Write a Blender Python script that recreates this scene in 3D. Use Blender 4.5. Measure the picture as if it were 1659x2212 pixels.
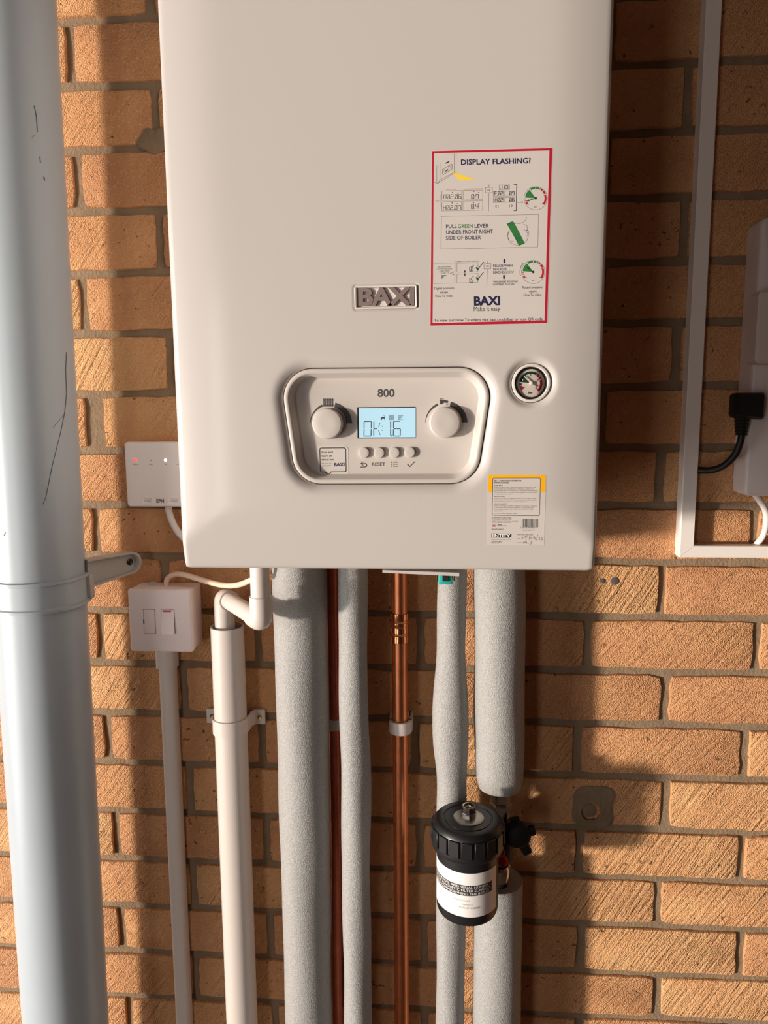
import bpy, bmesh, math, random
from mathutils import Vector, Matrix
from mathutils.geometry import delaunay_2d_cdt

# ------------------------------------------------------------------ reset
for o in list(bpy.data.objects): bpy.data.objects.remove(o, do_unlink=True)
sc = bpy.context.scene
COL = sc.collection
PI = math.pi
random.seed(7)

# ------------------------------------------------------------------ camera
CAM = Vector((-0.209334, -0.938400, 0.190878))
RX, RY, RZ = -0.134074, 0.0072074, 0.0684545
FPX, CX, CY = 1533.0, 829.5, 1106.0
ROT = Matrix.Rotation(RZ, 3, 'Z') @ Matrix.Rotation(RX, 3, 'X') @ Matrix.Rotation(RY, 3, 'Y')
cam_d = bpy.data.cameras.new('camera')
cam = bpy.data.objects.new('camera', cam_d); COL.objects.link(cam)
cam_d.sensor_fit = 'VERTICAL'; cam_d.sensor_height = 24.0; cam_d.lens = FPX / 2212 * 24.0
cam_d.clip_start = 0.02
_r, _f, _u = ROT @ Vector((1, 0, 0)), ROT @ Vector((0, 1, 0)), ROT @ Vector((0, 0, 1))
cam.matrix_world = Matrix(((_r.x, _u.x, -_f.x, CAM.x), (_r.y, _u.y, -_f.y, CAM.y), (_r.z, _u.z, -_f.z, CAM.z), (0, 0, 0, 1)))
sc.camera = cam

# ------------------------------------------------------------------ world (even pale sky outside the open doorway)
w = bpy.data.worlds.new('sky'); sc.world = w; w.use_nodes = True
bg = w.node_tree.nodes['Background']
bg.inputs['Color'].default_value = (1.0, 0.97, 0.95, 1); bg.inputs['Strength'].default_value = 4.3

# ------------------------------------------------------------------ sun (low, warm, from the left through the doorway)
SUN_AZ, SUN_EL = math.radians(58), math.radians(-4.0)
sd = bpy.data.lights.new('sun', 'SUN'); sd.energy = 3.9; sd.color = (1.0, 0.875, 0.75); sd.angle = math.radians(3.6)
sun = bpy.data.objects.new('sun', sd); COL.objects.link(sun); sun.location = (-3.5, -2.2, 0)
_d = Vector((math.sin(SUN_AZ) * math.cos(SUN_EL), math.cos(SUN_AZ) * math.cos(SUN_EL), -math.sin(SUN_EL)))
sun.rotation_euler = _d.to_track_quat('-Z', 'Y').to_euler()
# the doorway as a sampling portal for the sky (emits nothing itself)
pd = bpy.data.lights.new('doorway_portal', 'AREA'); pd.shape = 'RECTANGLE'; pd.size = 1.50; pd.size_y = 2.2
po = bpy.data.objects.new('doorway_portal', pd); COL.objects.link(po)
po.location = (-2.2, -1.30, -0.2); po.rotation_euler = Vector((1, 0, 0)).to_track_quat('-Z', 'Z').to_euler()
p2 = bpy.data.lights.new('added_opening_portal', 'AREA'); p2.shape = 'RECTANGLE'; p2.size = 0.6; p2.size_y = 2.2  # portal of an opening added in the unseen front wall for fill light
po2 = bpy.data.objects.new('added_opening_portal', p2); COL.objects.link(po2)
po2.location = (-1.85, -3.6, -0.2); po2.rotation_euler = Vector((0, 1, 0)).to_track_quat('-Z', 'Z').to_euler()
for q_ in (pd, p2):
    try: q_.cycles.is_portal = True
    except Exception: pass

vs = sc.view_settings
vs.view_transform = 'Standard'; vs.look = 'None'; vs.gamma = 1.0; vs.use_curve_mapping = False
vs.exposure = 0.12

# ------------------------------------------------------------------ photo ray helper: which real point lies at a depth
def at(u, v, y):
    d = ROT @ Vector(((u - CX) / FPX, 1.0, -(v - CY) / FPX))
    return CAM + d * ((y - CAM.y) / d.y)

# ------------------------------------------------------------------ materials
MATS = {}
def lin(c):
    return tuple(((x / 255) / 12.92 if x / 255 <= 0.04045 else ((x / 255 + 0.055) / 1.055) ** 2.4) for x in c)
def nodes(name):
    m = bpy.data.materials.new(name); m.use_nodes = True
    nt = m.node_tree; b = nt.nodes['Principled BSDF']; MATS[name] = m
    return m, nt, b
def pm(name, rgb, rough=0.5, metal=0.0, bump=0, bscale=300, var=0.0, vscale=20, coat=0, spec=None, emit=None, estr=1.0, sub=0):
    m, nt, b = nodes(name)
    col = lin(rgb) + (1,)
    b.inputs['Base Color'].default_value = col
    b.inputs['Roughness'].default_value = rough; b.inputs['Metallic'].default_value = metal
    if spec is not None: b.inputs['Specular IOR Level'].default_value = spec
    if coat: b.inputs['Coat Weight'].default_value = coat; b.inputs['Coat Roughness'].default_value = 0.15
    if emit: b.inputs['Emission Color'].default_value = lin(emit) + (1,); b.inputs['Emission Strength'].default_value = estr
    geo = nt.nodes.new('ShaderNodeNewGeometry')
    if var:
        n = nt.nodes.new('ShaderNodeTexNoise'); n.inputs['Scale'].default_value = vscale; n.inputs['Detail'].default_value = 6
        nt.links.new(geo.outputs['Position'], n.inputs['Vector'])
        mx = nt.nodes.new('ShaderNodeMix'); mx.data_type = 'RGBA'
        mx.inputs[6].default_value = tuple(c * (1 - var) for c in col[:3]) + (1,)
        mx.inputs[7].default_value = tuple(min(1, c * (1 + var)) for c in col[:3]) + (1,)
        nt.links.new(n.outputs['Fac'], mx.inputs[0]); nt.links.new(mx.outputs[2], b.inputs['Base Color'])
    if bump:
        n = nt.nodes.new('ShaderNodeTexNoise'); n.inputs['Scale'].default_value = bscale; n.inputs['Detail'].default_value = 4
        nt.links.new(geo.outputs['Position'], n.inputs['Vector'])
        bp = nt.nodes.new('ShaderNodeBump'); bp.inputs['Strength'].default_value = 1.0; bp.inputs['Distance'].default_value = bump
        nt.links.new(n.outputs['Fac'], bp.inputs['Height']); nt.links.new(bp.outputs['Normal'], b.inputs['Normal'])
    return m

def brick_material():
    m, nt, b = nodes('brick')
    N, Lk = nt.nodes, nt.links
    geo = N.new('ShaderNodeNewGeometry'); oi = N.new('ShaderNodeObjectInfo')
    # per-brick random offset of drag-mark pattern
    add = N.new('ShaderNodeVectorMath'); add.operation = 'MULTIPLY_ADD'
    comb = N.new('ShaderNodeCombineXYZ'); comb.inputs[0].default_value = 3.1; comb.inputs[1].default_value = 7.7; comb.inputs[2].default_value = 5.3
    Lk.new(oi.outputs['Random'], add.inputs[0]); Lk.new(comb.outputs[0], add.inputs[1]); Lk.new(geo.outputs['Position'], add.inputs[2])
    # drag marks: noise stretched along a diagonal
    rot = N.new('ShaderNodeVectorRotate'); rot.rotation_type = 'Y_AXIS'
    angm = N.new('ShaderNodeMapRange'); angm.inputs[3].default_value = math.radians(43); angm.inputs[4].default_value = math.radians(60)
    Lk.new(oi.outputs['Random'], angm.inputs[0]); Lk.new(angm.outputs[0], rot.inputs['Angle'])
    Lk.new(add.outputs[0], rot.inputs['Vector'])
    sc_ = N.new('ShaderNodeVectorMath'); sc_.operation = 'MULTIPLY'; sc_.inputs[1].default_value = (16, 60, 210)
    Lk.new(rot.outputs[0], sc_.inputs[0])
    n1 = N.new('ShaderNodeTexNoise'); n1.inputs['Scale'].default_value = 1.0; n1.inputs['Detail'].default_value = 3
    Lk.new(sc_.outputs[0], n1.inputs['Vector'])
    n2 = N.new('ShaderNodeTexNoise'); n2.inputs['Scale'].default_value = 760; n2.inputs['Detail'].default_value = 3
    Lk.new(geo.outputs['Position'], n2.inputs['Vector'])
    vo = N.new('ShaderNodeTexVoronoi'); vo.inputs['Scale'].default_value = 620; vo.inputs['Randomness'].default_value = 1
    Lk.new(geo.outputs['Position'], vo.inputs['Vector'])
    # height = drag * a + grain
    def math_(op, a, bb, c=None):
        n = N.new('ShaderNodeMath'); n.operation = op
        for i, x in enumerate((a, bb, c)):
            if x is None: continue
            if isinstance(x, (int, float)): n.inputs[i].default_value = x
            else: Lk.new(x, n.inputs[i])
        return n.outputs[0]
    amp = math_('MULTIPLY_ADD', oi.outputs['Random'], 1.3, 0.7)
    h = math_('MULTIPLY', n1.outputs['Fac'], amp)
    h = math_('MULTIPLY_ADD', n2.outputs['Fac'], 0.5, h)
    h = math_('MULTIPLY_ADD', vo.outputs['Distance'], -0.40, h)
    bp = N.new('ShaderNodeBump'); bp.inputs['Strength'].default_value = 1.0; bp.inputs['Distance'].default_value = 0.0032
    Lk.new(h, bp.inputs['Height']); Lk.new(bp.outputs['Normal'], b.inputs['Normal'])
    # colour: from tan-orange to red-brown, per brick and blotchy
    n3 = N.new('ShaderNodeTexNoise'); n3.inputs['Scale'].default_value = 14; n3.inputs['Detail'].default_value = 5
    Lk.new(add.outputs[0], n3.inputs['Vector'])
    f = math_('MULTIPLY_ADD', oi.outputs['Random'], 0.55, math_('MULTIPLY_ADD', n3.outputs['Fac'], 1.1, -0.35))
    cr = N.new('ShaderNodeValToRGB')
    e = cr.color_ramp.elements
    e[0].position = 0.0; e[0].color = (0.60, 0.28, 0.13, 1)
    e[1].position = 1.0; e[1].color = (0.84, 0.49, 0.225, 1)
    k = cr.color_ramp.elements.new(0.5); k.color = (0.77, 0.39, 0.175, 1)
    Lk.new(f, cr.inputs[0])
    # dark pits and pale grains
    n4 = N.new('ShaderNodeTexNoise'); n4.inputs['Scale'].default_value = 130; n4.inputs['Detail'].default_value = 2
    Lk.new(add.outputs[0], n4.inputs['Vector'])
    pit = N.new('ShaderNodeMapRange'); pit.inputs[1].default_value = 0.25; pit.inputs[2].default_value = 0.33; pit.inputs[3].default_value = 0.25; pit.inputs[4].default_value = 1.0
    Lk.new(n4.outputs['Fac'], pit.inputs[0])
    mul = N.new('ShaderNodeMix'); mul.data_type = 'RGBA'; mul.blend_type = 'MULTIPLY'; mul.inputs[0].default_value = 1
    Lk.new(cr.outputs[0], mul.inputs[6]); Lk.new(pit.outputs[0], mul.inputs[7])
    v2 = N.new('ShaderNodeTexVoronoi'); v2.inputs['Scale'].default_value = 640
    Lk.new(geo.outputs['Position'], v2.inputs['Vector'])
    gr = N.new('ShaderNodeSeparateColor'); Lk.new(v2.outputs['Color'], gr.inputs[0])
    gm = N.new('ShaderNodeMapRange'); gm.inputs[1].default_value = 0.9; gm.inputs[2].default_value = 0.97; gm.inputs[3].default_value = 0.0; gm.inputs[4].default_value = 0.4
    Lk.new(gr.outputs[0], gm.inputs[0])
    mx = N.new('ShaderNodeMix'); mx.data_type = 'RGBA'; mx.inputs[7].default_value = (0.85, 0.66, 0.45, 1)
    Lk.new(gm.outputs[0], mx.inputs[0]); Lk.new(mul.outputs[2], mx.inputs[6])
    Lk.new(mx.outputs[2], b.inputs['Base Color'])
    b.inputs['Roughness'].default_value = 0.72; b.inputs['Specular IOR Level'].default_value = 0.35
    return m

def foam_material():
    m, nt, b = nodes('foam')
    N, Lk = nt.nodes, nt.links
    geo = N.new('ShaderNodeNewGeometry')
    v = N.new('ShaderNodeTexVoronoi'); v.inputs['Scale'].default_value = 900
    Lk.new(geo.outputs['Position'], v.inputs['Vector'])
    n = N.new('ShaderNodeTexNoise'); n.inputs['Scale'].default_value = 620; n.inputs['Detail'].default_value = 4
    Lk.new(geo.outputs['Position'], n.inputs['Vector'])
    a = N.new('ShaderNodeMath'); a.operation = 'MULTIPLY_ADD'; a.inputs[1].default_value = 0.8
    Lk.new(n.outputs['Fac'], a.inputs[0]); Lk.new(v.outputs['Distance'], a.inputs[2])
    bp = N.new('ShaderNodeBump'); bp.inputs['Distance'].default_value = 0.0005; bp.inputs['Strength'].default_value = 0.9
    Lk.new(a.outputs[0], bp.inputs['Height']); Lk.new(bp.outputs['Normal'], b.inputs['Normal'])
    cr = N.new('ShaderNodeValToRGB'); cr.color_ramp.elements[0].color = (0.27, 0.265, 0.255, 1); cr.color_ramp.elements[1].color = (0.43, 0.42, 0.405, 1)
    cr.color_ramp.elements[0].position = 0.3; cr.color_ramp.elements[1].position = 0.72
    Lk.new(n.outputs['Fac'], cr.inputs[0]); Lk.new(cr.outputs[0], b.inputs['Base Color'])
    b.inputs['Roughness'].default_value = 0.5; b.inputs['Specular IOR Level'].default_value = 0.5
    return m

def clear_material():
    m = bpy.data.materials.new('clear_cover'); m.use_nodes = True; nt = m.node_tree; MATS['clear_cover'] = m
    nt.nodes.remove(nt.nodes['Principled BSDF']); out = nt.nodes['Material Output']
    t = nt.nodes.new('ShaderNodeBsdfTransparent'); g = nt.nodes.new('ShaderNodeBsdfGlossy'); g.inputs['Roughness'].default_value = 0.03
    t.inputs['Color'].default_value = (0.93, 0.93, 0.92, 1)
    f = nt.nodes.new('ShaderNodeLayerWeight'); f.inputs['Blend'].default_value = 0.12
    mx = nt.nodes.new('ShaderNodeMixShader')
    nt.links.new(f.outputs[0], mx.inputs[0]); nt.links.new(t.outputs[0], mx.inputs[1]); nt.links.new(g.outputs[0], mx.inputs[2])
    nt.links.new(mx.outputs[0], out.inputs['Surface'])
    return m

brick_material(); foam_material(); clear_material()
pm('mortar', (142, 121, 96), 0.9, bump=0.0016, bscale=260, var=0.28, vscale=45)
pm('enamel', (195, 189, 184), 0.27, coat=0.25, spec=0.5)
pm('panel_plastic', (197, 189, 182), 0.42, bump=0.00003, bscale=1500)
pm('white_plastic', (214, 207, 201), 0.4)
pm('pvc_white', (214, 203, 196), 0.33)
pm('box_white', (248, 232, 227), 0.42)
pm('receiver_white', (246, 236, 231), 0.45)
pm('soil_grey', (178, 188, 195), 0.32, var=0.05, vscale=9)
pm('bracket_grey', (190, 186, 181), 0.5, bump=0.0003, bscale=300)
pm('trunk_white', (244, 237, 229), 0.38)
pm('copper', (226, 142, 98), 0.36, metal=1.0, var=0.25, vscale=60)
pm('copper_bright', (232, 158, 112), 0.22, metal=1.0, var=0.15, vscale=50)
pm('copper_dull', (206, 112, 84), 0.45, metal=0.6, var=0.3, vscale=55)
pm('brass', (205, 160, 92), 0.3, metal=1.0)
pm('chrome', (200, 196, 190), 0.18, metal=1.0)
pm('steel', (176, 172, 164), 0.38, metal=1.0)
pm('black_plastic', (28, 28, 30), 0.38, spec=0.5)
pm('black_rubber', (14, 14, 15), 0.5)
pm('black_valve', (8, 8, 9), 0.55)
pm('gap_black', (12, 11, 11), 0.8)
pm('dark_metal', (70, 66, 64), 0.3, metal=1.0)
pm('ink', (42, 40, 42), 0.6)
pm('ink_grey', (92, 88, 88), 0.6)
pm('ink_navy', (26, 27, 66), 0.55)
pm('ink_red', (178, 14, 42), 0.5)
pm('ink_red_soft', (196, 96, 92), 0.5)
pm('ink_green', (44, 116, 58), 0.5)
pm('ink_dkgreen', (30, 78, 56), 0.5)
pm('ink_yellow', (238, 206, 74), 0.5)
pm('ink_orange', (246, 178, 16), 0.45)
pm('ink_white', (240, 236, 230), 0.5)
pm('ink_blue', (44, 50, 110), 0.5)
pm('barcode_ink', (64, 66, 66), 0.6)
pm('paper', (203, 196, 190), 0.4)
pm('label_white', (236, 232, 229), 0.4)
pm('badge_letters', (128, 112, 108), 0.4)
pm('legend', (66, 62, 62), 0.5)
pm('dial', (226, 216, 208), 0.5)
pm('dial_green', (24, 60, 40), 0.5)
pm('lcd', (120, 150, 165), 0.35, emit=(186, 222, 236), estr=0.62)
pm('lcd_ink', (52, 62, 78), 0.5)
pm('teal', (40, 168, 158), 0.4)
pm('red_plastic', (196, 20, 36), 0.35)
pm('led_red', (255, 70, 60), 0.3, emit=(255, 60, 50), estr=2.5)
pm('led_white', (235, 245, 255), 0.3, emit=(225, 240, 255), estr=2.5)
pm('seam', (150, 136, 130), 0.6)
pm('cable_white', (240, 234, 228), 0.45)
pm('cable_cream', (236, 205, 180), 0.5)
pm('adaptor_grey', (222, 208, 202), 0.4)
pm('concrete', (104, 84, 70), 0.9, var=0.25, vscale=6)
pm('dark_paint', (90, 66, 52), 0.9, var=0.2, vscale=5)

# ------------------------------------------------------------------ mesh helpers
ORG = {}
class MB:
    def __init__(s): s.v = []; s.f = []
    def verts(s, pts):
        i = len(s.v); s.v += [tuple(p) for p in pts]; return i
    def face(s, pts): i = s.verts(pts); s.f.append(tuple(range(i, i + len(pts)))); return s
    def grid(s, rows, close=False, cap0=False, cap1=False):
        n = len(rows[0]); base = s.verts([p for r in rows for p in r])
        for a in range(len(rows) - 1):
            for b in range(n if close else n - 1):
                c = (b + 1) % n
                s.f.append((base + a * n + b, base + a * n + c, base + (a + 1) * n + c, base + (a + 1) * n + b))
        if cap0: s.f.append(tuple(base + i for i in range(n - 1, -1, -1)))
        if cap1: k = base + (len(rows) - 1) * n; s.f.append(tuple(k + i for i in range(n)))
        return s
    def bm(s, bm):
        bm.verts.ensure_lookup_table(); bm.verts.index_update(); i = len(s.v)
        s.v += [tuple(v.co) for v in bm.verts]; s.f += [tuple(i + v.index for v in f.verts) for f in bm.faces]
        bm.free(); return s
    def box(s, x0, x1, y0, y1, z0, z1, bev=0.0, seg=2, mat=None):
        bm = bmesh.new(); bmesh.ops.create_cube(bm, size=1)
        for v in bm.verts: v.co = Vector(((x0 + x1) / 2 + v.co.x * (x1 - x0), (y0 + y1) / 2 + v.co.y * (y1 - y0), (z0 + z1) / 2 + v.co.z * (z1 - z0)))
        if bev: bmesh.ops.bevel(bm, geom=list(bm.edges), offset=bev, segments=seg, affect='EDGES', profile=0.5)
        if mat: bmesh.ops.transform(bm, matrix=mat, verts=bm.verts)
        return s.bm(bm)
    def lathe(s, prof, c, axis=(0, 0, 1), n=40, cap0=True, cap1=True, xf=None):
        ax = Vector(axis).normalized(); c = Vector(c)
        e1 = ax.orthogonal().normalized() if abs(ax.z) < 0.9 else Vector((1, 0, 0)); e1 = (e1 - ax * e1.dot(ax)).normalized(); e2 = ax.cross(e1)
        rows = [[c + ax * h + (e1 * math.cos(t) + e2 * math.sin(t)) * r for t in [2 * PI * k / n for k in range(n)]] for r, h in prof]
        return s.grid(rows, True, cap0, cap1)
    def tube(s, path, r, n=16, cap=True, flat=1.0):
        P = [Vector(p) for p in path]; rows = []; prev = None
        for i, p in enumerate(P):
            t = (P[min(i + 1, len(P) - 1)] - P[max(i - 1, 0)]).normalized()
            if prev is None: e1 = t.orthogonal().normalized()
            else: e1 = (prev - t * prev.dot(t)).normalized()
            prev = e1; e2 = t.cross(e1); rr = r[i] if isinstance(r, (list, tuple)) else r
            rows.append([p + (e1 * math.cos(a) + e2 * math.sin(a) * flat) * rr for a in [2 * PI * k / n for k in range(n)]])
        return s.grid(rows, True, cap, cap)
    def prism(s, poly, y0, y1, cap0=True, cap1=True):
        rows = [[(x, y0, z) for x, z in poly], [(x, y1, z) for x, z in poly]]
        return s.grid(rows, True, cap0, cap1)
    def build(s, name, mat, parent=None, loc=None, smooth=40, kind=None):
        org = Vector(ORG[parent.name]) if parent else Vector(loc or (0, 0, 0))
        me = bpy.data.meshes.new(name)
        me.from_pydata([tuple(Vector(p) - org) for p in s.v], [], s.f); me.validate(); 
        bm = bmesh.new(); bm.from_mesh(me); bmesh.ops.recalc_face_normals(bm, faces=bm.faces); bm.to_mesh(me); bm.free()
        me.materials.append(MATS[mat])
        if smooth:
            me.polygons.foreach_set('use_smooth', [True] * len(me.polygons)); me.set_sharp_from_angle(angle=math.radians(smooth))
        o = bpy.data.objects.new(name, me); COL.objects.link(o)
        if parent: o.parent = parent; ORG[o.name] = tuple(org)
        else: o.location = org; ORG[o.name] = tuple(org)
        if kind: o['kind'] = kind
        return o
def tag(o, label=None, cat=None, group=None, kind=None):
    if label: o['label'] = label
    if cat: o['category'] = cat
    if group: o['group'] = group
    if kind: o['kind'] = kind
    return o
def thing(name, label, cat, loc, group=None):
    o = bpy.data.objects.new(name, None); COL.objects.link(o); o.location = loc; o.empty_display_size = 0.05
    ORG[o.name] = tuple(loc); return tag(o, label, cat, group)
def spline(pts, n=10):
    P = [Vector(p) for p in pts]; P = [P[0] * 2 - P[1]] + P + [P[-1] * 2 - P[-2]]; out = []
    for i in range(1, len(P) - 2):
        for k in range(n):
            t = k / n; a, b, c, d = P[i - 1:i + 3]
            out.append(0.5 * (2 * b + (c - a) * t + (2 * a - 5 * b + 4 * c - d) * t * t + (3 * b - a - 3 * c + d) * t ** 3))
    return out + [P[-2]]
def rpoly(corners, r, n=10):
    """rounded polygon through (x,z) corners; r one number or one per corner"""
    out = []; m = len(corners)
    for i in range(m):
        p0, p, p1 = (Vector(corners[(i + k) % m]) for k in (-1, 0, 1)); rr = r[i] if isinstance(r, (list, tuple)) else r
        a, b = (p0 - p).normalized(), (p1 - p).normalized(); ang = a.angle(b); d = rr / math.tan(ang / 2)
        c = p + (a + b).normalized() * (rr / math.sin(ang / 2)); s, e = p + a * d - c, p + b * d - c
        sw = s.angle_signed(e)
        for k in range(n + 1):
            t = -sw * k / n; out.append((c.x + s.x * math.cos(t) - s.y * math.sin(t), c.y + s.x * math.sin(t) + s.y * math.cos(t)))
    return out
def inset(poly, d):
    """move a smooth closed (x,z) outline inward by d"""
    P = [Vector(p) for p in poly]; n = len(P); A = sum(P[i].x * P[(i + 1) % n].y - P[(i + 1) % n].x * P[i].y for i in range(n)); sg = 1 if A > 0 else -1
    out = []
    for i in range(n):
        t = P[(i + 1) % n] - P[i - 1]; t = t.normalized() if t.length > 1e-9 else Vector((1, 0))
        out.append((P[i].x - t.y * d * sg, P[i].y + t.x * d * sg))
    return out

# ------------------------------------------------------------------ print helpers (flat lettering laid on a surface)
_TXT = {}
def text_raw(s, bold):
    key = (s, bold)
    if key in _TXT: return _TXT[key]
    cu = bpy.data.curves.new('t', 'FONT'); cu.body = s; cu.size = 1.0; cu.resolution_u = 5 if len(s) < 8 else 2; cu.offset = bold
    ob = bpy.data.objects.new('t', cu); me = ob.to_mesh()
    r = ([(v.co.x, v.co.y) for v in me.vertices], [tuple(p.vertices) for p in me.polygons])
    ob.to_mesh_clear(); bpy.data.objects.remove(ob); bpy.data.curves.remove(cu)
    _TXT[key] = r; return r
_h = text_raw('H', 0)[0]; CAPH = max(y for x, y in _h) - min(y for x, y in _h)
class PR(MB):
    """coordinates come in as (a,b); conv turns them into photo pixels, surf into a point on the printed surface"""
    def __init__(s, surf, conv=lambda a, b: (a, b)): super().__init__(); s.cuts = []; s.P = lambda a, b: surf(*conv(a, b))
    def poly(s, pts): return s.face([s.P(*p) for p in pts])
    def line(s, pts, wd, closed=False):
        pts = list(pts) + ([pts[0]] if closed else [])
        fine = [pts[0]]
        for (x0, y0), (x1, y1) in zip(pts, pts[1:]):
            k = max(1, int(math.hypot(x1 - x0, y1 - y0) / 110)); fine += [(x0 + (x1 - x0) * i / k, y0 + (y1 - y0) * i / k) for i in range(1, k + 1)]
        for (x0, y0), (x1, y1) in zip(fine, fine[1:]):
            L = math.hypot(x1 - x0, y1 - y0) or 1; nx, ny = -(y1 - y0) / L * wd / 2, (x1 - x0) / L * wd / 2
            ex, ey = (x1 - x0) / L * wd / 2, (y1 - y0) / L * wd / 2
            s.poly([(x0 - ex + nx, y0 - ey + ny), (x1 + ex + nx, y1 + ey + ny), (x1 + ex - nx, y1 + ey - ny), (x0 - ex - nx, y0 - ey - ny)])
        return s
    def arc(s, c, r0, r1, a0, a1, n=20, sq=1.0):
        f = lambda r, t: s.P(c[0] + r * math.cos(t), c[1] - r * sq * math.sin(t))
        T = [math.radians(a0 + (a1 - a0) * k / n) for k in range(n + 1)]
        g0 = (lambda t: r0(t)) if callable(r0) else (lambda t: r0)
        g1 = (lambda t: r1(t)) if callable(r1) else (lambda t: r1)
        return s.grid([[f(g0(math.degrees(t)), t) for t in T], [f(g1(math.degrees(t)), t) for t in T]])
    def seg(s, t, p0, p1, h, wd):
        adv = {'.': .28, ' ': .6, '1': .55}; tot = sum(adv.get(c, 1) for c in t); x = 0; dx, dy = p1[0] - p0[0], p1[1] - p0[1]
        S = {'0': 'abcdefz', '1': 'bc', '2': 'abged', '3': 'abgcd', '4': 'fgbc', '5': 'afgcd', '6': 'afgedc', '7': 'fabc', '8': 'abcdefg', 'A': 'abcefg', 'H': 'fegbc', 'E': 'afged'}
        for c in t:
            w0 = adv.get(c, 1); cw = .72; q = lambda a, b: (p0[0] + dx * (x + a * cw) / tot, p0[1] + dy * (x + a * cw) / tot - b * h)
            L = {'a': ((.1, 1), (.9, 1)), 'b': ((1, .95), (1, .55)), 'c': ((1, .45), (1, .05)), 'd': ((.1, 0), (.9, 0)), 'e': ((0, .05), (0, .45)), 'f': ((0, .55), (0, .95)), 'g': ((.12, .5), (.88, .5)), 'z': ((.2, .15), (.8, .85))}
            if c == '.': s.dot(q(.1, 0), wd * .9, 8)
            elif c == '1': s.line([q(.4, .95), q(.4, .55)], wd).line([q(.4, .45), q(.4, .05)], wd)
            else:
                for k in S.get(c, ''): s.line([q(*L[k][0]), q(*L[k][1])], wd * (.7 if k == 'z' else 1))
            x += w0
        return s.cut()
    def dot(s, c, r, n=14): return s.poly([(c[0] + r * math.cos(2 * PI * k / n), c[1] + r * math.sin(2 * PI * k / n)) for k in range(n)])
    def text(s, t, p0, p1, h, bold=0.0, extr=None):
        s.cut()
        if bold and 'M' in t:      # heavier strokes for letters with sharp inner corners: overprint
            L0 = math.hypot(p1[0] - p0[0], p1[1] - p0[1]); d = bold * h / CAPH; ux, uy = (p1[0] - p0[0]) / L0 * d, (p1[1] - p0[1]) / L0 * d
            for k in (-1, 1): s._text(t, (p0[0] + ux * k, p0[1] + uy * k), (p1[0] + ux * k, p1[1] + uy * k), h, 0.0)
            return s.cut()
        s._text(t, p0, p1, h, bold); return s.cut()
    def _text(s, t, p0, p1, h, bold):
        V, F = text_raw(t, bold)
        if not V: return s
        x0, x1 = min(v[0] for v in V), max(v[0] for v in V); W = (x1 - x0) or 1
        dx, dy = p1[0] - p0[0], p1[1] - p0[1]; L = math.hypot(dx, dy); nx, ny = dy / L, -dx / L
        q = [(p0[0] + dx * (x - x0) / W + nx * y / CAPH * h, p0[1] + dy * (x - x0) / W + ny * y / CAPH * h) for x, y in V]
        i = s.verts([s.P(*p) for p in q]); s.f += [tuple(i + k for k in f) for f in F]
        return s
    def cut(s): s.cuts.append((len(s.v), len(s.f))); return s
    def out(s, name, mat, parent):
        c = [(0, 0)] + s.cuts + [(len(s.v), len(s.f))]; o = None
        for (v0, f0), (v1, f1) in zip(c, c[1:]):      # each line of lettering is a piece of its own
            if f1 > f0:
                m = MB(); m.v = s.v[v0:v1]; m.f = [tuple(i - v0 for i in f) for f in s.f[f0:f1]]; o = m.build(name, mat, parent, smooth=0)
        return o

# ================================================================== THE ROOM
XL, XR, YF, ZB, ZT = -2.2, 1.35, -3.6, -1.3, 1.15
def struct(name, mb, mat): o = mb.build(name, mat, None, (0, 0, 0), smooth=0); o['kind'] = 'structure'; return o
struct('floor', MB().box(XL - 0.1, XR + 0.1, YF - 0.1, 0.1, ZB - 0.1, ZB), 'concrete')
struct('ceiling', MB().box(XL - 0.1, XR + 0.1, YF - 0.1, 0.1, ZT, ZT + 0.1), 'dark_paint')
struct('wall_right', MB().box(XR, XR + 0.1, YF, 0.0, ZB, ZT), 'dark_paint')
wf = MB()
wf.box(XL, -2.15, YF - 0.1, YF, ZB, ZT); wf.box(-1.55, XR, YF - 0.1, YF, ZB, ZT); wf.box(-2.15, -1.55, YF - 0.1, YF, 0.9, ZT)  # gap near the left end added to brighten the receiver and spur
struct('wall_front', wf, 'dark_paint')
wl = MB()
wl.box(XL - 0.1, XL, -0.55, 0.0, ZB, ZT); wl.box(XL - 0.1, XL, YF, -2.05, ZB, ZT); wl.box(XL - 0.1, XL, -2.05, -0.55, 0.9, ZT)
struct('wall_left', wl, 'dark_paint')

# back wall: recessed mortar bed with every brick standing proud of it
MORT = 0.0046
wb = MB(); nx, nz = 124, 112; bx0, bx1, bz0, bz1 = -1.42, 0.86, -1.29, 0.86
rng = random.Random(3)
rows = []
for j in range(nz + 1):
    rows.append([(bx0 + (bx1 - bx0) * i / nx, MORT + rng.uniform(-0.0008, 0.0008), bz0 + (bz1 - bz0) * j / nz) for i in range(nx + 1)])
wb.grid(rows)
for a, b, c, d in ((XL, bx0, ZB, ZT), (bx1, XR, ZB, ZT), (bx0, bx1, ZB, bz0), (bx0, bx1, bz1, ZT)):
    wb.face([(a, MORT, c), (b, MORT, c), (b, MORT, d), (a, MORT, d)])
wb.box(XL, XR, 0.008, 0.1, ZB, ZT)
wall = wb.build('wall_back', 'mortar', None, (0, 0, 0)); wall['kind'] = 'structure'

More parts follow.
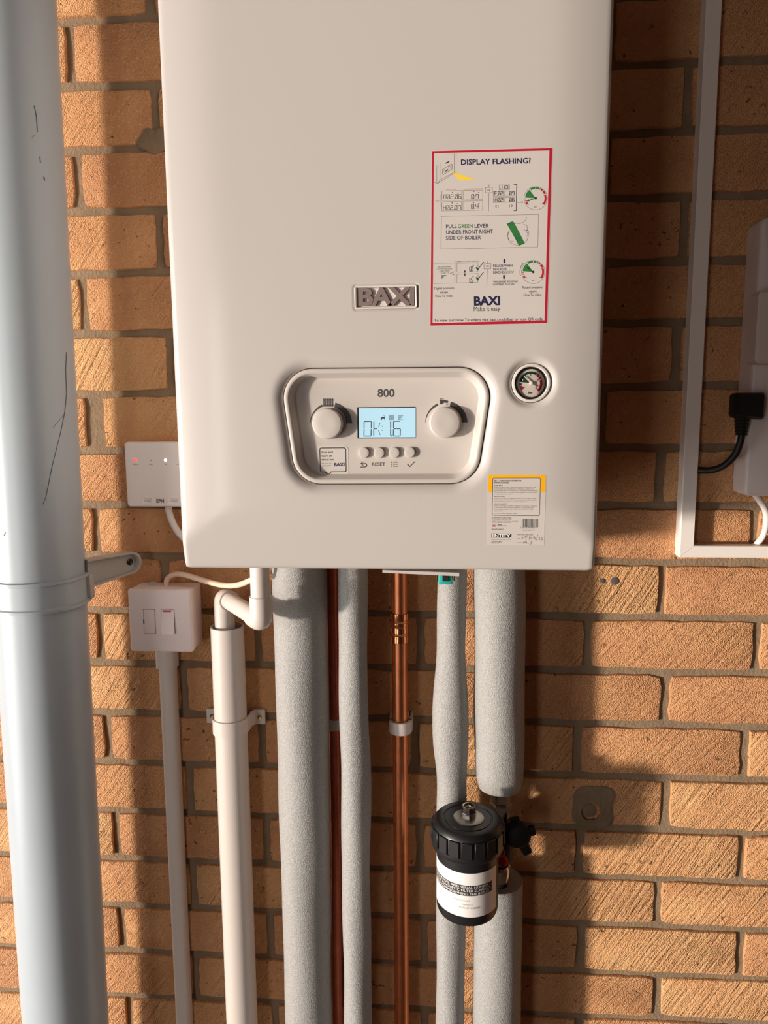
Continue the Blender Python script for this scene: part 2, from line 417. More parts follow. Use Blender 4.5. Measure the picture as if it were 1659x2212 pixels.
LZ = {-9: 11.7, -8: 9.3, -7: 8.3, -6: 7.0, -5: 4.4, -4: 1.9, -3: -1.9, -2: -2.4, -1: -2.1, 0: 1.5, 1: -1.0, 2: -2.9, 3: -1.5, 4: -1.6, 5: -1.8, 6: -2.8, 7: -2.4, 8: -2.7, 9: -2.1}
RZ_ = {-9: 10.0, -8: 9.4, -7: 6.2, -6: 5.5, -5: 4.2, -4: 5.1, -3: 1.5, -2: -1.7, -1: -2.2, 0: -2.6, 1: -2.4, 2: -2.8, 3: -2.9, 4: -3.6, 5: -5.8, 6: -4.4, 7: -2.2, 8: -2.3, 9: 2.2}
JX = {(0, 1): 94, (1, 0): -1, (1, 2): 220, (2, 1): 105, (3, 0): -9, (3, 2): 214, (4, 1): 113, (5, 0): -2, (5, 2): 218, (6, 1): 109, (7, 0): 4, (7, 2): 225, (8, 1): 114, (-1, 2): 207, (-1, 0): 0, (-8, 1): 97, (-6, 1): 101, (-4, 1): 98, (-2, 1): 86, (-9, -6): -668, (-8, -5): -561, (-7, -6): -668, (-6, -5): -564, (-5, -6): -671, (-4, -5): -558, (-3, -6): -663, (-1, -6): -673, (1, -6): -675, (2, -5): -560, (3, -6): -674, (4, -5): -558, (5, -6): -671, (6, -5): -559, (7, -6): -671, (8, -5): -562, (9, -6): -667}
def course_z(k, x):
    kk = max(-9, min(9, k)); a, b = LZ[kk], RZ_[kk]; t = (x + 0.646) / 0.741; t = max(-0.5, min(1.5, t))
    return -0.075 * k + (a + (b - a) * t) / 1000
def brick_mesh(x0, x1, r, rr):
    """outline with worn, uneven arrises; face slightly out of true"""
    gap = 0.0050
    zt = lambda x: course_z(r, x) - gap; zb = lambda x: course_z(r + 1, x) + gap
    nxs = max(2, int((x1 - x0) / 0.018)); nzs = 4
    def j(): return rr.uniform(-0.0011, 0.0011)
    pts = []
    for k in range(nxs): x = x0 + (x1 - x0) * k / nxs; pts.append((x, zb(x) + j()))
    for k in range(nzs): pts.append((x1 + j(), zb(x1) + (zt(x1) - zb(x1)) * k / nzs))
    for k in range(nxs): x = x1 + (x0 - x1) * k / nxs; pts.append((x, zt(x) + j()))
    for k in range(nzs): pts.append((x0 + j(), zt(x0) + (zb(x0) - zt(x0)) * k / nzs))
    cx, cz = (x0 + x1) / 2, (zt((x0 + x1) / 2) + zb((x0 + x1) / 2)) / 2
    # round the four corners a little
    for idx, (sx, sz) in ((0, (1, 1)), (nxs, (-1, 1)), (nxs + nzs, (-1, -1)), (2 * nxs + nzs, (1, -1))):
        px, pz = pts[idx]; q = rr.uniform(0.0004, 0.0020); pts[idx] = (px + sx * q, pz + sz * q)
    tilt, off = rr.uniform(-0.006, 0.006), rr.uniform(-0.0007, 0.0007)
    face = lambda x: off + tilt * (x - cx)
    def shrink(d): return [(x + (d if x < cx - 0.004 else -d if x > cx + 0.004 else 0) * (1 if abs(x - x0) < 0.006 or abs(x - x1) < 0.006 else 0),
                            z + (d if z < cz else -d) * (1 if abs(z - zb(x)) < 0.004 or abs(z - zt(x)) < 0.004 else 0)) for x, z in pts]
    m = MB(); s1, s2 = shrink(0.0007), shrink(0.0020)
    m.grid([[(x, 0.0085, z) for x, z in pts], [(x, 0.0022 + face(x), z) for x, z in pts], [(x, 0.0006 + face(x), z) for x, z in s1], [(x, face(x), z) for x, z in s2]], True, False, True)
    return m
rr = random.Random(11)
for r in range(-11, 17):
    hs = [h for h in range(-13, 9) if (h % 2 == 0) == (r % 2 != 0)]
    js = []
    for h in hs:
        x = JX[(r, h)] / 1000 if (r, h) in JX else None
        js.append((h, x))
    # unmeasured joints follow the nearest measured ones of their course
    known = [(h, x) for h, x in js if x is not None]
    full = []
    for h, x in js:
        if x is None:
            if known:
                hh, xx = min(known, key=lambda q: abs(q[0] - h)); x = xx + 0.1120 * (h - hh)
            else: x = 0.1125 * h + rr.uniform(-0.004, 0.004)
        full.append(x)
    full.sort()
    for a, b in zip(full, full[1:]):
        if b - a < 0.05: continue
        g0, g1 = rr.uniform(0.0045, 0.0062), rr.uniform(0.0045, 0.0062)
        if r == -3 and abs(a + 0.663) < 0.01: g0 += 0.006
        if r == -3 and abs(b + 0.663) < 0.01: g1 += 0.010
        cxb = (a + b) / 2
        mb = brick_mesh(a + g0, b - g1, r, rr)
        o = mb.build('brick', 'brick', wall, smooth=35)
        # brick origin at its own middle so each brick gets its own place
        c = Vector((cxb, 0, course_z(r, cxb) - 0.0375)); o.data.transform(Matrix.Translation(-c)); o.location = c

# plugged core hole with its mortar patch, and two filled drill holes, right of the pipes
def blob(c, rx, rz, n, rr, y0, y1, jit=0.16, sqr=1.0):
    hh = [(rr.uniform(0, 6.28), rr.uniform(.3, 1)) for _ in range(5)]
    R = [1 + jit * sum(a * math.sin((k + 1) * 2 * PI * i / n + p_) for k, (p_, a) in enumerate(hh)) / 2 for i in range(n)]
    R = [q * (1 + (sqr - 1) * abs(math.sin(4 * PI * i / n)) ** 2) for i, q in enumerate(R)]
    ring = lambda k, y: [(c[0] + math.cos(2 * PI * i / n) * rx * R[i] * k, y, c[1] + math.sin(2 * PI * i / n) * rz * R[i] * k) for i in range(n)]
    return ring, y0, y1
hc = at(1276, 1752, 0)
ring, *_ = blob((hc.x + 0.004, hc.z + 0.008), 0.027, 0.027, 48, random.Random(5), 0, 0, 0.07, 1.28)
hole = lambda r, y: [(hc.x + math.cos(2 * PI * i / 48) * r, y, hc.z + math.sin(2 * PI * i / 48) * r) for i in range(48)]
pt = MB().grid([ring(1.06, 0.002), ring(1.0, -0.0006), ring(0.86, -0.0016), ring(0.7, -0.0022), hole(0.0150, -0.0030), hole(0.0138, -0.0034), hole(0.0130, -0.0028), hole(0.0130, 0.004)], True)
tag(pt.build('mortar_patch', 'mortar', wall), 'rough mortar patch around a plugged hole')
tag(MB().lathe([(0.0100, 0.0), (0.0100, 0.0030), (0.0085, 0.0040)], (hc.x - 0.0020, 0.0030, hc.z + 0.0010), (0, -1, 0), 20).build('hole_plug', 'mortar', wall), 'cut-off plug in the hole')
for u, v, r_ in ((1301, 1255, 0.0035), (1327, 1255, 0.0055)):
    c = at(u, v, 0); ring, *_ = blob((c.x, c.z), r_, r_, 12, random.Random(u), 0, 0)
    MB().grid([ring(1, 0.002), ring(0.95, -0.0012), ring(0.5, -0.0018)], True, False, True).build('filled_hole', 'ink_grey', wall)
c = at(335, 300, 0); ring, *_ = blob((c.x, c.z), 0.021, 0.016, 40, random.Random(9), 0, 0, 0.26)
tag(MB().grid([ring(1.08, 0.002), ring(1, -0.0006), ring(0.85, -0.0014), ring(0.5, -0.0022)], True, False, True).build('mortar_patch', 'mortar', wall), 'smeared mortar over a broken brick corner')

# ================================================================== SOIL PIPE (left)
SPX0, SPX1, SPY, SPR = -0.6905, -0.7075, -0.100, 0.0535   # centre at z=.65 and z=-.6
def spx(z): return SPX0 + (SPX1 - SPX0) * (0.65 - z) / 1.25
m = MB(); N = 64
m.grid([[(spx(z) + SPR * math.cos(2 * PI * k / N), SPY + SPR * math.sin(2 * PI * k / N), z) for k in range(N)] for z in [ZB + (ZT - ZB) * i / 40 for i in range(41)]], True, True, True)
spo = tag(m.build('soil_pipe', 'soil_grey', None, (spx(ZB), SPY, ZB)), 'wide pale grey plastic soil pipe running full height at the left', 'pipe')
def onpipe(u, v, e):
    d = ROT @ Vector(((u - CX) / FPX, 1.0, -(v - CY) / FPX)); xm = spx((CAM + d * ((SPY - CAM.y) / d.y)).z)
    a, b, c = d.x ** 2 + d.y ** 2, (CAM.x - xm) * d.x + (CAM.y - SPY) * d.y, (CAM.x - xm) ** 2 + (CAM.y - SPY) ** 2 - (SPR + e) ** 2
    q = b * b - a * c
    return CAM + d * ((-b - math.sqrt(max(q, 0))) / a)
for mk, wm in (([(144, 760), (142, 800), (144, 850), (140, 890), (132, 930), (122, 970), (112, 1010), (104, 1050), (99, 1075), (92, 1090)], 1.5), ([(140, 893), (128, 908), (114, 925)], 1.2), ([(74, 228), (79, 252), (81, 285)], 1.6), ([(86, 338), (88, 352)], 1.3), ([(95, 382), (97, 390)], 2.4), ([(8, 1158), (11, 1150)], 2.0), ([(68, 298), (75, 292)], 1.2)):
    pm_ = MB(); pp = [Vector(q) for q in mk]
    pm_.grid([[onpipe(p.x - wm / 2, p.y, 0.00025) for p in pp], [onpipe(p.x + wm / 2, p.y, 0.00025) for p in pp]]); pm_.build('scratch', 'ink_grey', spo, smooth=0)
br = thing('pipe_bracket', 'grey plastic bracket holding the wide soil pipe to the wall', 'bracket', (-0.63, -0.03, 0.0))
zc = -0.0205; xc = spx(zc); n = 64
prof = [(SPR + 0.0004, -0.0185), (SPR + 0.0052, -0.0185), (SPR + 0.0052, -0.0150), (SPR + 0.0022, -0.0138), (SPR + 0.0022, 0.0138), (SPR + 0.0052, 0.0150), (SPR + 0.0052, 0.0185), (SPR + 0.0004, 0.0185)]
m = MB(); m.grid([[(xc + r * math.cos(2 * PI * k / n), SPY + r * math.sin(2 * PI * k / n), zc + h) for k in range(n)] for r, h in prof + [prof[0]]], True)
m.build('ring_clamp', 'soil_grey', br)
# arm: channel plate from ring to the wall with a rounded screw end
A0, A1 = Vector((xc + 0.046, -0.080, 0)), Vector((-0.612, -0.012, 0)); dr = (A1 - A0); La = dr.length; dr.normalize(); nrm = Vector((dr.y, -dr.x, 0))
if nrm.y > 0: nrm = -nrm
arm_z = -0.003
outl = [(0.0, -0.020), (La - 0.014, -0.0125)] + [(La - 0.014 + 0.0135 * math.cos(t), 0.002 + 0.0145 * math.sin(t)) for t in [-PI / 2 + PI * k / 12 for k in range(13)]] + [(0.0, 0.017)]
def A(s, z, o): p = A0 + dr * s + nrm * o; return (p.x, p.y, arm_z + z)
inn = [(s * 0.96 if s > 0.02 else s + 0.001, z * 0.84) for s, z in outl]
m = MB().grid([[A(s, z, -0.001) for s, z in outl], [A(s, z, 0.012) for s, z in outl], [A(s, z, 0.012) for s, z in inn], [A(s, z, 0.003) for s, z in inn]], True, True, True)
m.build('wall_arm', 'bracket_grey', br)
hp = Vector(A(La - 0.013, 0.002, 0.0032))
MB().lathe([(0.0045, 0), (0.0045, 0.0012), (0.003, 0.002), (0.001, 0.0012)], hp, nrm, 20).build('screw', 'dark_metal', br)
MB().box(xc + 0.047, xc + 0.060, -0.090, -0.078, zc - 0.0165, zc + 0.0165, 0.003).build('ring_joint', 'bracket_grey', br)

# ================================================================== INSULATED AND COPPER PIPES
BB = 0.062   # height of the boiler's underside
def vpipe(name, label, cat, pts, mat, n=36, wob=0.0, seed=1, group=None, cap=True, parts=None):
    """pts: (x, y, z, r) from top to bottom"""
    rr = random.Random(seed); P = [Vector((p[0], p[1], p[2])) for p in pts]; Rr = [p[3] for p in pts]
    ph = rr.random() * 6
    rows = []; K = 64
    ks = []
    for i in range(len(P) - 1):
        L = max(2, int((P[i] - P[i + 1]).length / 0.012))
        for k in range(L): ks.append((i, k / L))
    ks.append((len(P) - 2, 1.0))
    for i, t in ks:
        tt = t * t * (3 - 2 * t); p = P[i].lerp(P[i + 1], t); p.x = P[i].x + (P[i + 1].x - P[i].x) * tt; p.y = P[i].y + (P[i + 1].y - P[i].y) * tt
        r = Rr[i] + (Rr[i + 1] - Rr[i]) * tt
        rows.append([(p.x + (r + wob * math.sin(3 * a + p.z * 23 + ph) + wob * math.sin(2 * a - p.z * 41)) * math.cos(a), p.y + (r + wob * math.sin(3 * a + p.z * 23 + ph)) * math.sin(a), p.z) for a in [2 * PI * k / n for k in range(n)]])
    m = MB().grid(rows, True, cap, cap)
    base = (P[-1].x, P[-1].y, P[-1].z)
    if parts is None: return tag(m.build(name, mat, None, base), label, cat, group)
    t = thing(name, label, cat, base, group); m.build(parts, mat, t); return t
vpipe('insulated_pipe', 'thickest grey foam-insulated pipe, left of the thin copper pipe', 'pipe', [(-0.3790, -0.054, BB, 0.0352), (-0.3800, -0.052, -0.25, 0.0345), (-0.3825, -0.046, -0.62, 0.0328), (-0.3825, -0.046, ZB, 0.0328)], 'foam', wob=0.00035, seed=2)
vpipe('insulated_pipe', 'slim grey foam-insulated pipe between the two bare copper pipes', 'pipe', [(-0.3100, -0.060, BB, 0.0187), (-0.3110, -0.060, -0.20, 0.0187), (-0.3092, -0.060, -0.27, 0.0200), (-0.3108, -0.060, -0.42, 0.0191), (-0.3108, -0.060, ZB, 0.0191)], 'foam', wob=0.0004, seed=3)
vpipe('insulated_pipe', 'slim bulging grey foam-insulated pipe passing left behind the black filter', 'pipe', [(-0.1835, -0.048, BB - 0.012, 0.0180), (-0.1845, -0.048, -0.10, 0.0186), (-0.1850, -0.048, -0.20, 0.0232), (-0.1850, -0.048, -0.225, 0.0235), (-0.1830, -0.048, -0.30, 0.0196), (-0.1830, -0.048, -0.45, 0.0196), (-0.1825, -0.048, ZB, 0.0196)], 'foam', wob=0.0004, seed=4)
vpipe('insulated_pipe', 'wide grey foam-insulated pipe hanging from boiler and ending above the filter', 'pipe', [(-0.1245, -0.046, BB, 0.0320), (-0.1220, -0.046, -0.16, 0.0328), (-0.1200, -0.046, -0.255, 0.0325), (-0.1195, -0.046, -0.283, 0.0312), (-0.1190, -0.046, -0.296, 0.0280), (-0.1190, -0.046, -0.300, 0.0215)], 'foam', wob=0.0004, seed=5)
vpipe('insulated_pipe', 'wide grey foam-insulated pipe rising from the floor to below the filter', 'pipe', [(-0.1190, -0.046, -0.4295, 0.0318), (-0.1190, -0.046, -0.4310, 0.0326), (-0.1190, -0.046, -0.60, 0.0330), (-0.1185, -0.046, ZB, 0.0330)], 'foam', wob=0.0003, seed=6)
vpipe('copper_pipe', 'thin dull copper pipe squeezed between two grey insulated pipes', 'pipe', [(-0.3415, -0.028, BB, 0.0072), (-0.3415, -0.028, -0.3, 0.0072), (-0.3440, -0.028, -0.66, 0.0072), (-0.3445, -0.028, ZB, 0.0072)], 'copper_dull', n=20)
CPX, CPY = -0.2522, -0.030
cp = vpipe('copper_pipe', 'bright bare copper pipe with ringed coupling, standing between insulated pipes', 'pipe', [(CPX, CPY, BB, 0.0104), (CPX + 0.0005, CPY, -0.3, 0.0104), (CPX + 0.001, CPY, -0.66, 0.0104), (CPX + 0.001, CPY, ZB, 0.0104)], 'copper', n=32, parts='tube')
z0, z1 = at(862, 1327, -0.04).z, at(862, 1391, -0.04).z
L = z0 - z1
pr = [(0.0105, 0), (0.0122, 0.0006), (0.0122, L * .18), (0.0117, L * .2), (0.0117, L * .24), (0.0131, L * .26), (0.0136, L * .285), (0.0131, L * .31), (0.0120, L * .33), (0.0120, L * .52), (0.0116, L * .535), (0.0120, L * .55), (0.0120, L * .67), (0.0131, L * .69), (0.0136, L * .715), (0.0131, L * .74), (0.0118, L * .76), (0.0121, L * .78), (0.0121, L * .985), (0.0105, L)]
MB().lathe(pr, (CPX, CPY, z1), (0, 0, 1), 36, False, False).build('coupling', 'copper_bright', cp)

# pipe clips on the copper pipes
def clip(name, label, x, y, z, r, h, wd, mat):
    t = thing(name, label, 'clip', (x, 0, z))
    n = 24; T = [math.radians(-195 + 210 * k / n) for k in range(n + 1)]
    m = MB()
    o = [(x + (r + wd) * math.cos(a), y + (r + wd) * math.sin(a)) for a in T]; i_ = [(x + r * math.cos(a), y + r * math.sin(a)) for a in T]
    sec = o + i_[::-1]
    m.grid([[(p[0], p[1], z - h / 2) for p in sec], [(p[0], p[1], z + h / 2) for p in sec]], True, True, True)
    m.build('hoop', mat, t)
    MB().box(x - r * 0.9, x + r * 1.25, min(y + r * 0.9, -0.006), -0.0005, z - h / 2, z + h / 2, 0.001).build('foot', mat, t)
    MB().box(x - r - wd, x - r + 0.0015, y - 0.001, -0.001, z - h / 2, z + h / 2, 0.0008).build('hook', mat, t)
    MB().box(x + r - 0.0005, x + r + wd * 1.2, y - 0.001, -0.001, z - h / 2, z + h / 2, 0.0008).build('hook', mat, t)
    return t
clip('pipe_clip', 'glossy white plastic clip around the bright copper pipe', CPX + 0.0008, CPY - 0.0005, at(862, 1577, -0.045).z, 0.0110, 0.0165, 0.0042, 'pvc_white')
clip('pipe_clip', 'small shaded white clip around the thin dull copper pipe', -0.3422, -0.028, at(718, 1568, -0.036).z, 0.0075, 0.0145, 0.0022, 'white_plastic')

# ================================================================== WHITE WASTE PIPE AND CONDENSATE ELBOWS
WX, WY, WR = -0.4845, -0.0285, 0.0222
wz = at(492, 1353, -0.03).z
m = MB(); N = 40
rows = [[(WX + r * math.cos(2 * PI * k / N), WY + r * math.sin(2 * PI * k / N), z) for k in range(N)] for r, z in ((WR - 0.0022, wz - 0.12), (WR - 0.0022, wz), (WR, wz), (WR, wz - 0.0005), (WR, -0.4), (WR, -0.8), (WR, ZB))]
m.grid(rows, True, True, True)
tag(m.build('waste_pipe', 'pvc_white', None, (WX, WY, ZB)), 'white plastic waste pipe dropping below the condensate elbow', 'pipe')
cw = thing('condensate_pipe', 'cream white overflow pipe with two elbows dropping from boiler into waste pipe', 'pipe', (WX, WY, wz))
EZ = -0.050; E2 = Vector((-0.4125, -0.128, EZ)); E1 = Vector((WX - 0.003, WY, EZ + 0.002))
MB().lathe([(0.0108, wz - 0.04), (0.0108, BB * 0 + EZ)], (E1.x, E1.y, 0), (0, 0, 1), 28).build('drop_tube', 'pvc_white', cw)
def elbow(c, d0, d1, r, l0, l1, name):
    c = Vector(c); d0, d1 = Vector(d0).normalized(), Vector(d1).normalized(); b = 0.010
    p = [c + d0 * l0, c + d0 * b] + [c + d0 * b * (1 - t) ** 2 + d1 * b * t * t for t in (.2, .4, .6, .8)] + [c + d1 * b, c + d1 * l1]
    MB().tube(p, [r] * len(p), 28).build(name, 'pvc_white', cw)
dirE = (E2 - E1).normalized()
elbow(E1, (0, 0, -1), dirE, 0.0134, 0.046, 0.020, 'elbow')
elbow(E2, -dirE, (0, 0, 1), 0.0134, 0.022, 0.030, 'elbow')
MB().tube([E1 + dirE * 0.012, E2 - dirE * 0.012], 0.0112, 28).build('cross_tube', 'pvc_white', cw)
MB().lathe([(0.0117, EZ + 0.01), (0.0117, BB)], (E2.x, E2.y, 0), (0, 0, 1), 28).build('riser_tube', 'pvc_white', cw)
# saddle clip of the waste pipe
cz = at(561, 1548, -0.004).z
t = thing('saddle_clip', 'white saddle clip screwed across the waste pipe with two ears', 'clip', (WX, 0, cz))
R2 = WR + 0.0004; wd = 0.0022; hb = 0.0105
ears = at(447, 1548, -0.004).x, at(573, 1548, -0.004).x
path = [(ears[0], -0.003), (WX - R2 - 0.003, -0.003), (WX - R2 - 0.0006, -0.009), (WX - R2, WY)] + [(WX - R2 * math.cos(a), WY - R2 * math.sin(a)) for a in [PI * k / 16 for k in range(1, 16)]] + [(WX + R2, WY), (WX + R2 + 0.0006, -0.011), (WX + R2 + 0.0040, -0.004), (WX + R2 + 0.0056, -0.003), (ears[1], -0.003)]
pin = []
for i, p in enumerate(path):
    a, b = Vector(path[max(0, i - 1)]), Vector(path[min(len(path) - 1, i + 1)]); tv = (b - a).normalized(); pin.append((p[0] + tv.y * wd, p[1] - tv.x * wd))
sec = path + pin[::-1]
ms = MB().grid([[(p[0], p[1], cz - hb) for p in sec], [(p[0], p[1], cz + hb) for p in sec]], True)
for z_ in (cz - hb, cz + hb): ms.grid([[(p[0], p[1], z_) for p in path], [(p[0], p[1], z_) for p in pin]])
ms.build('strap', 'pvc_white', t, smooth=24)
for u in (458, 561):
    c = at(u, 1548, -0.005); MB().lathe([(0.0030, 0), (0.0030, 0.0010), (0.0012, 0.0004)], (c.x, -0.0052, cz), (0, -1, 0), 18).build('screw', 'brass', t)

# ================================================================== FUSED SPUR, ITS CABLE AND TRUNKING
SX0, SX1, SZ0, SZ1, SY = -0.6125, -0.5265, -0.1195, -0.0335, -0.046
fs = thing('fused_spur', 'white square fused spur switch box with red switch mark below the receiver', 'switch', ((SX0 + SX1) / 2, 0, SZ0))
MB().box(SX0 + 0.001, SX1 - 0.001, -0.0355, -0.0005, SZ0 + 0.001, SZ1 - 0.001, 0.003, 3).build('back_box', 'box_white', fs)
MB().box(SX0, SX1, SY, -0.0360, SZ0, SZ1, 0.0035, 3).build('faceplate', 'box_white', fs)
Cs = lambda x, y: (220 + x / 4.1475, 920 + y / 4.1475)
def spur_rect(x0, y0, x1, y1): a, b = at(*Cs(x0, y0), SY), at(*Cs(x1, y1), SY); return a.x, b.x, b.z, a.z
x0, x1, z0, z1 = spur_rect(372, 1645, 482, 1860)
MB().box(x0 - .0006, x1 + .0006, SY - 0.0002, SY + .004, z0 - .0006, z1 + .0006).build('fuse_frame', 'seam', fs)
MB().box(x0, x1, SY - 0.0012, SY + .004, z0, z1, 0.0008).build('fuse_holder', 'box_white', fs)
MB().box(x0 - .0006, x0 + .0010, SY - 0.0015, SY, (z0 + z1) / 2 - .003, (z0 + z1) / 2 + .003).build('fuse_notch', 'ink_grey', fs)
x0, x1, z0, z1 = spur_rect(535, 1645, 655, 1862)
MB().box(x0 - .0006, x1 + .0006, SY - 0.0002, SY + .004, z0 - .0006, z1 + .0006).build('switch_frame', 'seam', fs)
sw = MB().face([(x0, SY - 0.0004, z1), (x1, SY - 0.0004, z1), (x1, SY - .0036, z0), (x0, SY - .0036, z0)])
sw.face([(x0, SY - .0036, z0), (x1, SY - .0036, z0), (x1, SY + .002, z0), (x0, SY + .002, z0)])
sw.face([(x0, SY - .0004, z1), (x0, SY - .0036, z0), (x0, SY + .002, z0), (x0, SY + .002, z1)]); sw.face([(x1, SY - .0004, z1), (x1, SY - .0036, z0), (x1, SY + .002, z0), (x1, SY + .002, z1)])
sr = sw.build('rocker_switch', 'box_white', fs, smooth=0)
MB().box(x0 + .002, x1 - .004, SY - 0.0016, SY - 0.0002, z1 - .0030, z1 - .0008).build('on_mark', 'red_plastic', sr)
for u, v in ((305, 1755), (728, 1750)):
    c = at(*Cs(u, v), SY); MB().lathe([(0.0026, 0), (0.0026, 0.0004), (0.0018, 0.0006)], (c.x, SY, c.z), (0, -1, 0), 16).build('screw_cover', 'box_white', fs)
MB().lathe([(0.0055, 0), (0.0055, 0.004), (0.0045, 0.005)], (at(329, 1258, -0.02).x, -0.018, SZ1 - .002), (0, 0, 1), 16).build('cable_gland', 'bracket_grey', fs)
P = [at(358, 1266, -0.020), at(362, 1250, -0.020), at(377, 1241, -0.020), at(400, 1242, -0.024), at(440, 1254, -0.034), at(480, 1264, -0.050), at(512, 1264, -0.064), at(540, 1254, -0.080), at(562, 1240, -0.086)]
P = [Vector((P[0].x, P[0].y, SZ1 - 0.004))] + [P[1]] + P[2:] + [Vector((-0.400, -0.09, BB - 0.004))]
tag(MB().tube(spline(P, 8), 0.0037, 14).build('flex_cable', 'cable_cream', None, tuple(P[0])), 'cream round cable looping from the fused spur top to the boiler', 'cable')
ct = thing('cable_trunking', 'narrow white cable trunking running down from the fused spur', 'trunking', (-0.579, 0, ZB))
def dsec(x0, x1, d): 
    return [(x0, -0.0005), (x0, -d * .45), (x0 + .0025, -d * .85), (x0 + .006, -d), (x1 - .006, -d), (x1 - .0025, -d * .85), (x1, -d * .45), (x1, -0.0005)]
def zprism(sec, z0, z1, mat, name, par, dx=0):
    return MB().grid([[(p[0] + dx, p[1], z0) for p in sec], [(p[0], p[1], z1) for p in sec]], True, True, True).build(name, mat, par, smooth=50)
zs = at(360, 1446, -0.018).z
zprism(dsec(-0.5905, -0.5670, 0.016), ZB, zs + 0.004, 'trunk_white', 'trunking_lid', ct, dx=-0.003)
zprism(dsec(-0.5935, -0.5640, 0.0185), zs, SZ0 - 0.0003, 'trunk_white', 'coupler', ct)

# ================================================================== HEATING RECEIVER
EX0, EX1, EZ0, EZ1, EY = -0.6150, -0.5180, 0.0735, 0.1600, -0.0255
ep = thing('heating_receiver', 'white square wireless heating receiver with red light, half behind the boiler', 'receiver', ((EX0 + EX1) / 2, 0, EZ0))
sil = rpoly([(EX0, EZ0), (EX1, EZ0), (EX1, EZ1), (EX0, EZ1)], 0.005, 6); s2 = inset(sil, 0.0016); s3 = inset(sil, 0.004)
MB().grid([[(x, -0.0185, z) for x, z in s2], [(x, -0.0225, z) for x, z in sil], [(x, -0.0245, z) for x, z in inset(sil, .0006)], [(x, EY, z) for x, z in s2]], True, True, True).build('cover', 'receiver_white', ep)
MB().prism(s3, -0.0187, -0.0005).build('back_plate', 'receiver_white', ep)
ey = lambda u, v: at(u, v, EY - 0.0002)
for x, y, mt, rad in ((298, 307, 'led_red', .0021), (440, 310, 'ink_grey', .0006), (570, 307, 'led_white', .0019), (708, 310, 'ink_grey', .0006)):
    c = at(*Cs(x, y), EY); MB().lathe([(rad, -0.0004), (rad, 0.0003), (rad * .6, 0.0007)], (c.x, EY, c.z), (0, -1, 0), 16).build('indicator_light', mt, ep)
p = PR(ey, Cs)
for s_, a, b in (('Status', 280, 330), ('Net', 424, 456), ('RF', 565, 585), ('OpenTherm', 667, 762)): p.text(s_, (a, 350), (b, 350), 9)
p.text('Manual', (380, 677), (432, 677), 10); p.text('Connect', (612, 677), (676, 677), 10)
p.out('lettering', 'ink_grey', ep)
PR(ey, Cs).text('EPH', (488, 688), (557, 688), 32, 0.03).out('maker_mark', 'ink_grey', ep)
for x0, x1 in ((362, 456), (592, 690)):
    a, b = at(*Cs(x0, 640), EY), at(*Cs(x1, 703), EY); q = rpoly([(a.x, b.z), (b.x, b.z), (b.x, a.z), (a.x, a.z)], 0.002, 4)
    MB().grid([[(x, EY + .001, z) for x, z in q], [(x, EY - .0004, z) for x, z in q], [(x, EY - .0004, z) for x, z in inset(q, .0005)], [(x, EY - .0001, z) for x, z in inset(q, .0009)]], True, False, True).build('push_button', 'receiver_white', ep)
P = [(at(362, 1096, -0.012).x, -0.010, EZ0 + 0.004), at(367, 1112, -0.012), at(380, 1142, -0.014), at(400, 1165, -0.016), at(425, 1185, -0.02), at(470, 1205, -0.03), Vector((-0.47, -0.035, 0.03)), Vector((-0.43, -0.05, BB - 0.005))]
P = [Vector(q) for q in P]
tag(MB().tube(spline(P, 8), 0.0046, 14).build('flex_cable', 'cable_white', None, tuple(P[0])), 'white cable curving from receiver bottom to behind the boiler', 'cable')

# ================================================================== BOILER
BX0, BX1, BZ0, BZ1, BY = -0.4515, -0.0565, 0.0445, 0.760, -0.285
bo = thing('boiler', 'large white wall-hung boiler with control panel and stickers', 'boiler', ((BX0 + BX1) / 2, 0, BZ0))
def fdepth(x, z):
    e = min(x - BX0, BX1 - x); wd_ = 0.062; a = max(0, 1 - e / wd_); dx = 0.0074 * a ** 2.0
    b = max(0, 1 - (z - BZ0) / 0.068); dz = 0.0125 * b ** 1.25
    k = 0.0012; h = max(k - abs(dx - dz), 0) / k
    return BY + max(dx, dz) + h * h * k * 0.25
def onface(u, v, eps):
    y = BY
    for _ in range(4): q = at(u, v, y - eps); y = fdepth(q.x, q.z)
    return at(u, v, y - eps)
fxz = lambda u, v: (lambda q: (q.x, q.z))(onface(u, v, 0))
Cp = lambda x, y: (590 + x / 3.318, 770 + y / 3.318)
panel_out = rpoly([fxz(*Cp(24, 78)), fxz(*Cp(1600, 64)), fxz(*Cp(1466, 922)), fxz(*Cp(154, 926))], 0.0285, 14)
badge_out = rpoly([fxz(765, 617), fxz(901, 614), fxz(902, 666), fxz(766, 669)], 0.0022, 5)
gc = at(*(1090 + 808 / 13.825, 770 + 790 / 13.825), BY); GR = 0.0181
gauge_out = [(gc.x + GR * math.cos(2 * PI * k / 48), gc.z + GR * math.sin(2 * PI * k / 48)) for k in range(48)]
def dense(poly, d=0.004):
    out = []
    for i, p in enumerate(poly):
        q = poly[(i + 1) % len(poly)]; L = math.hypot(q[0] - p[0], q[1] - p[1]); n = max(1, int(L / d))
        if L > 1e-7: out += [(p[0] + (q[0] - p[0]) * k / n, p[1] + (q[1] - p[1]) * k / n) for k in range(n)]
    return out
panel_out, badge_out = dense(panel_out), dense(badge_out, 0.003)
HOLES = [(panel_out, 0.010, 0.0045), (badge_out, 0.0026, 0.0012), (gauge_out, 0.0070, 0.0034)]
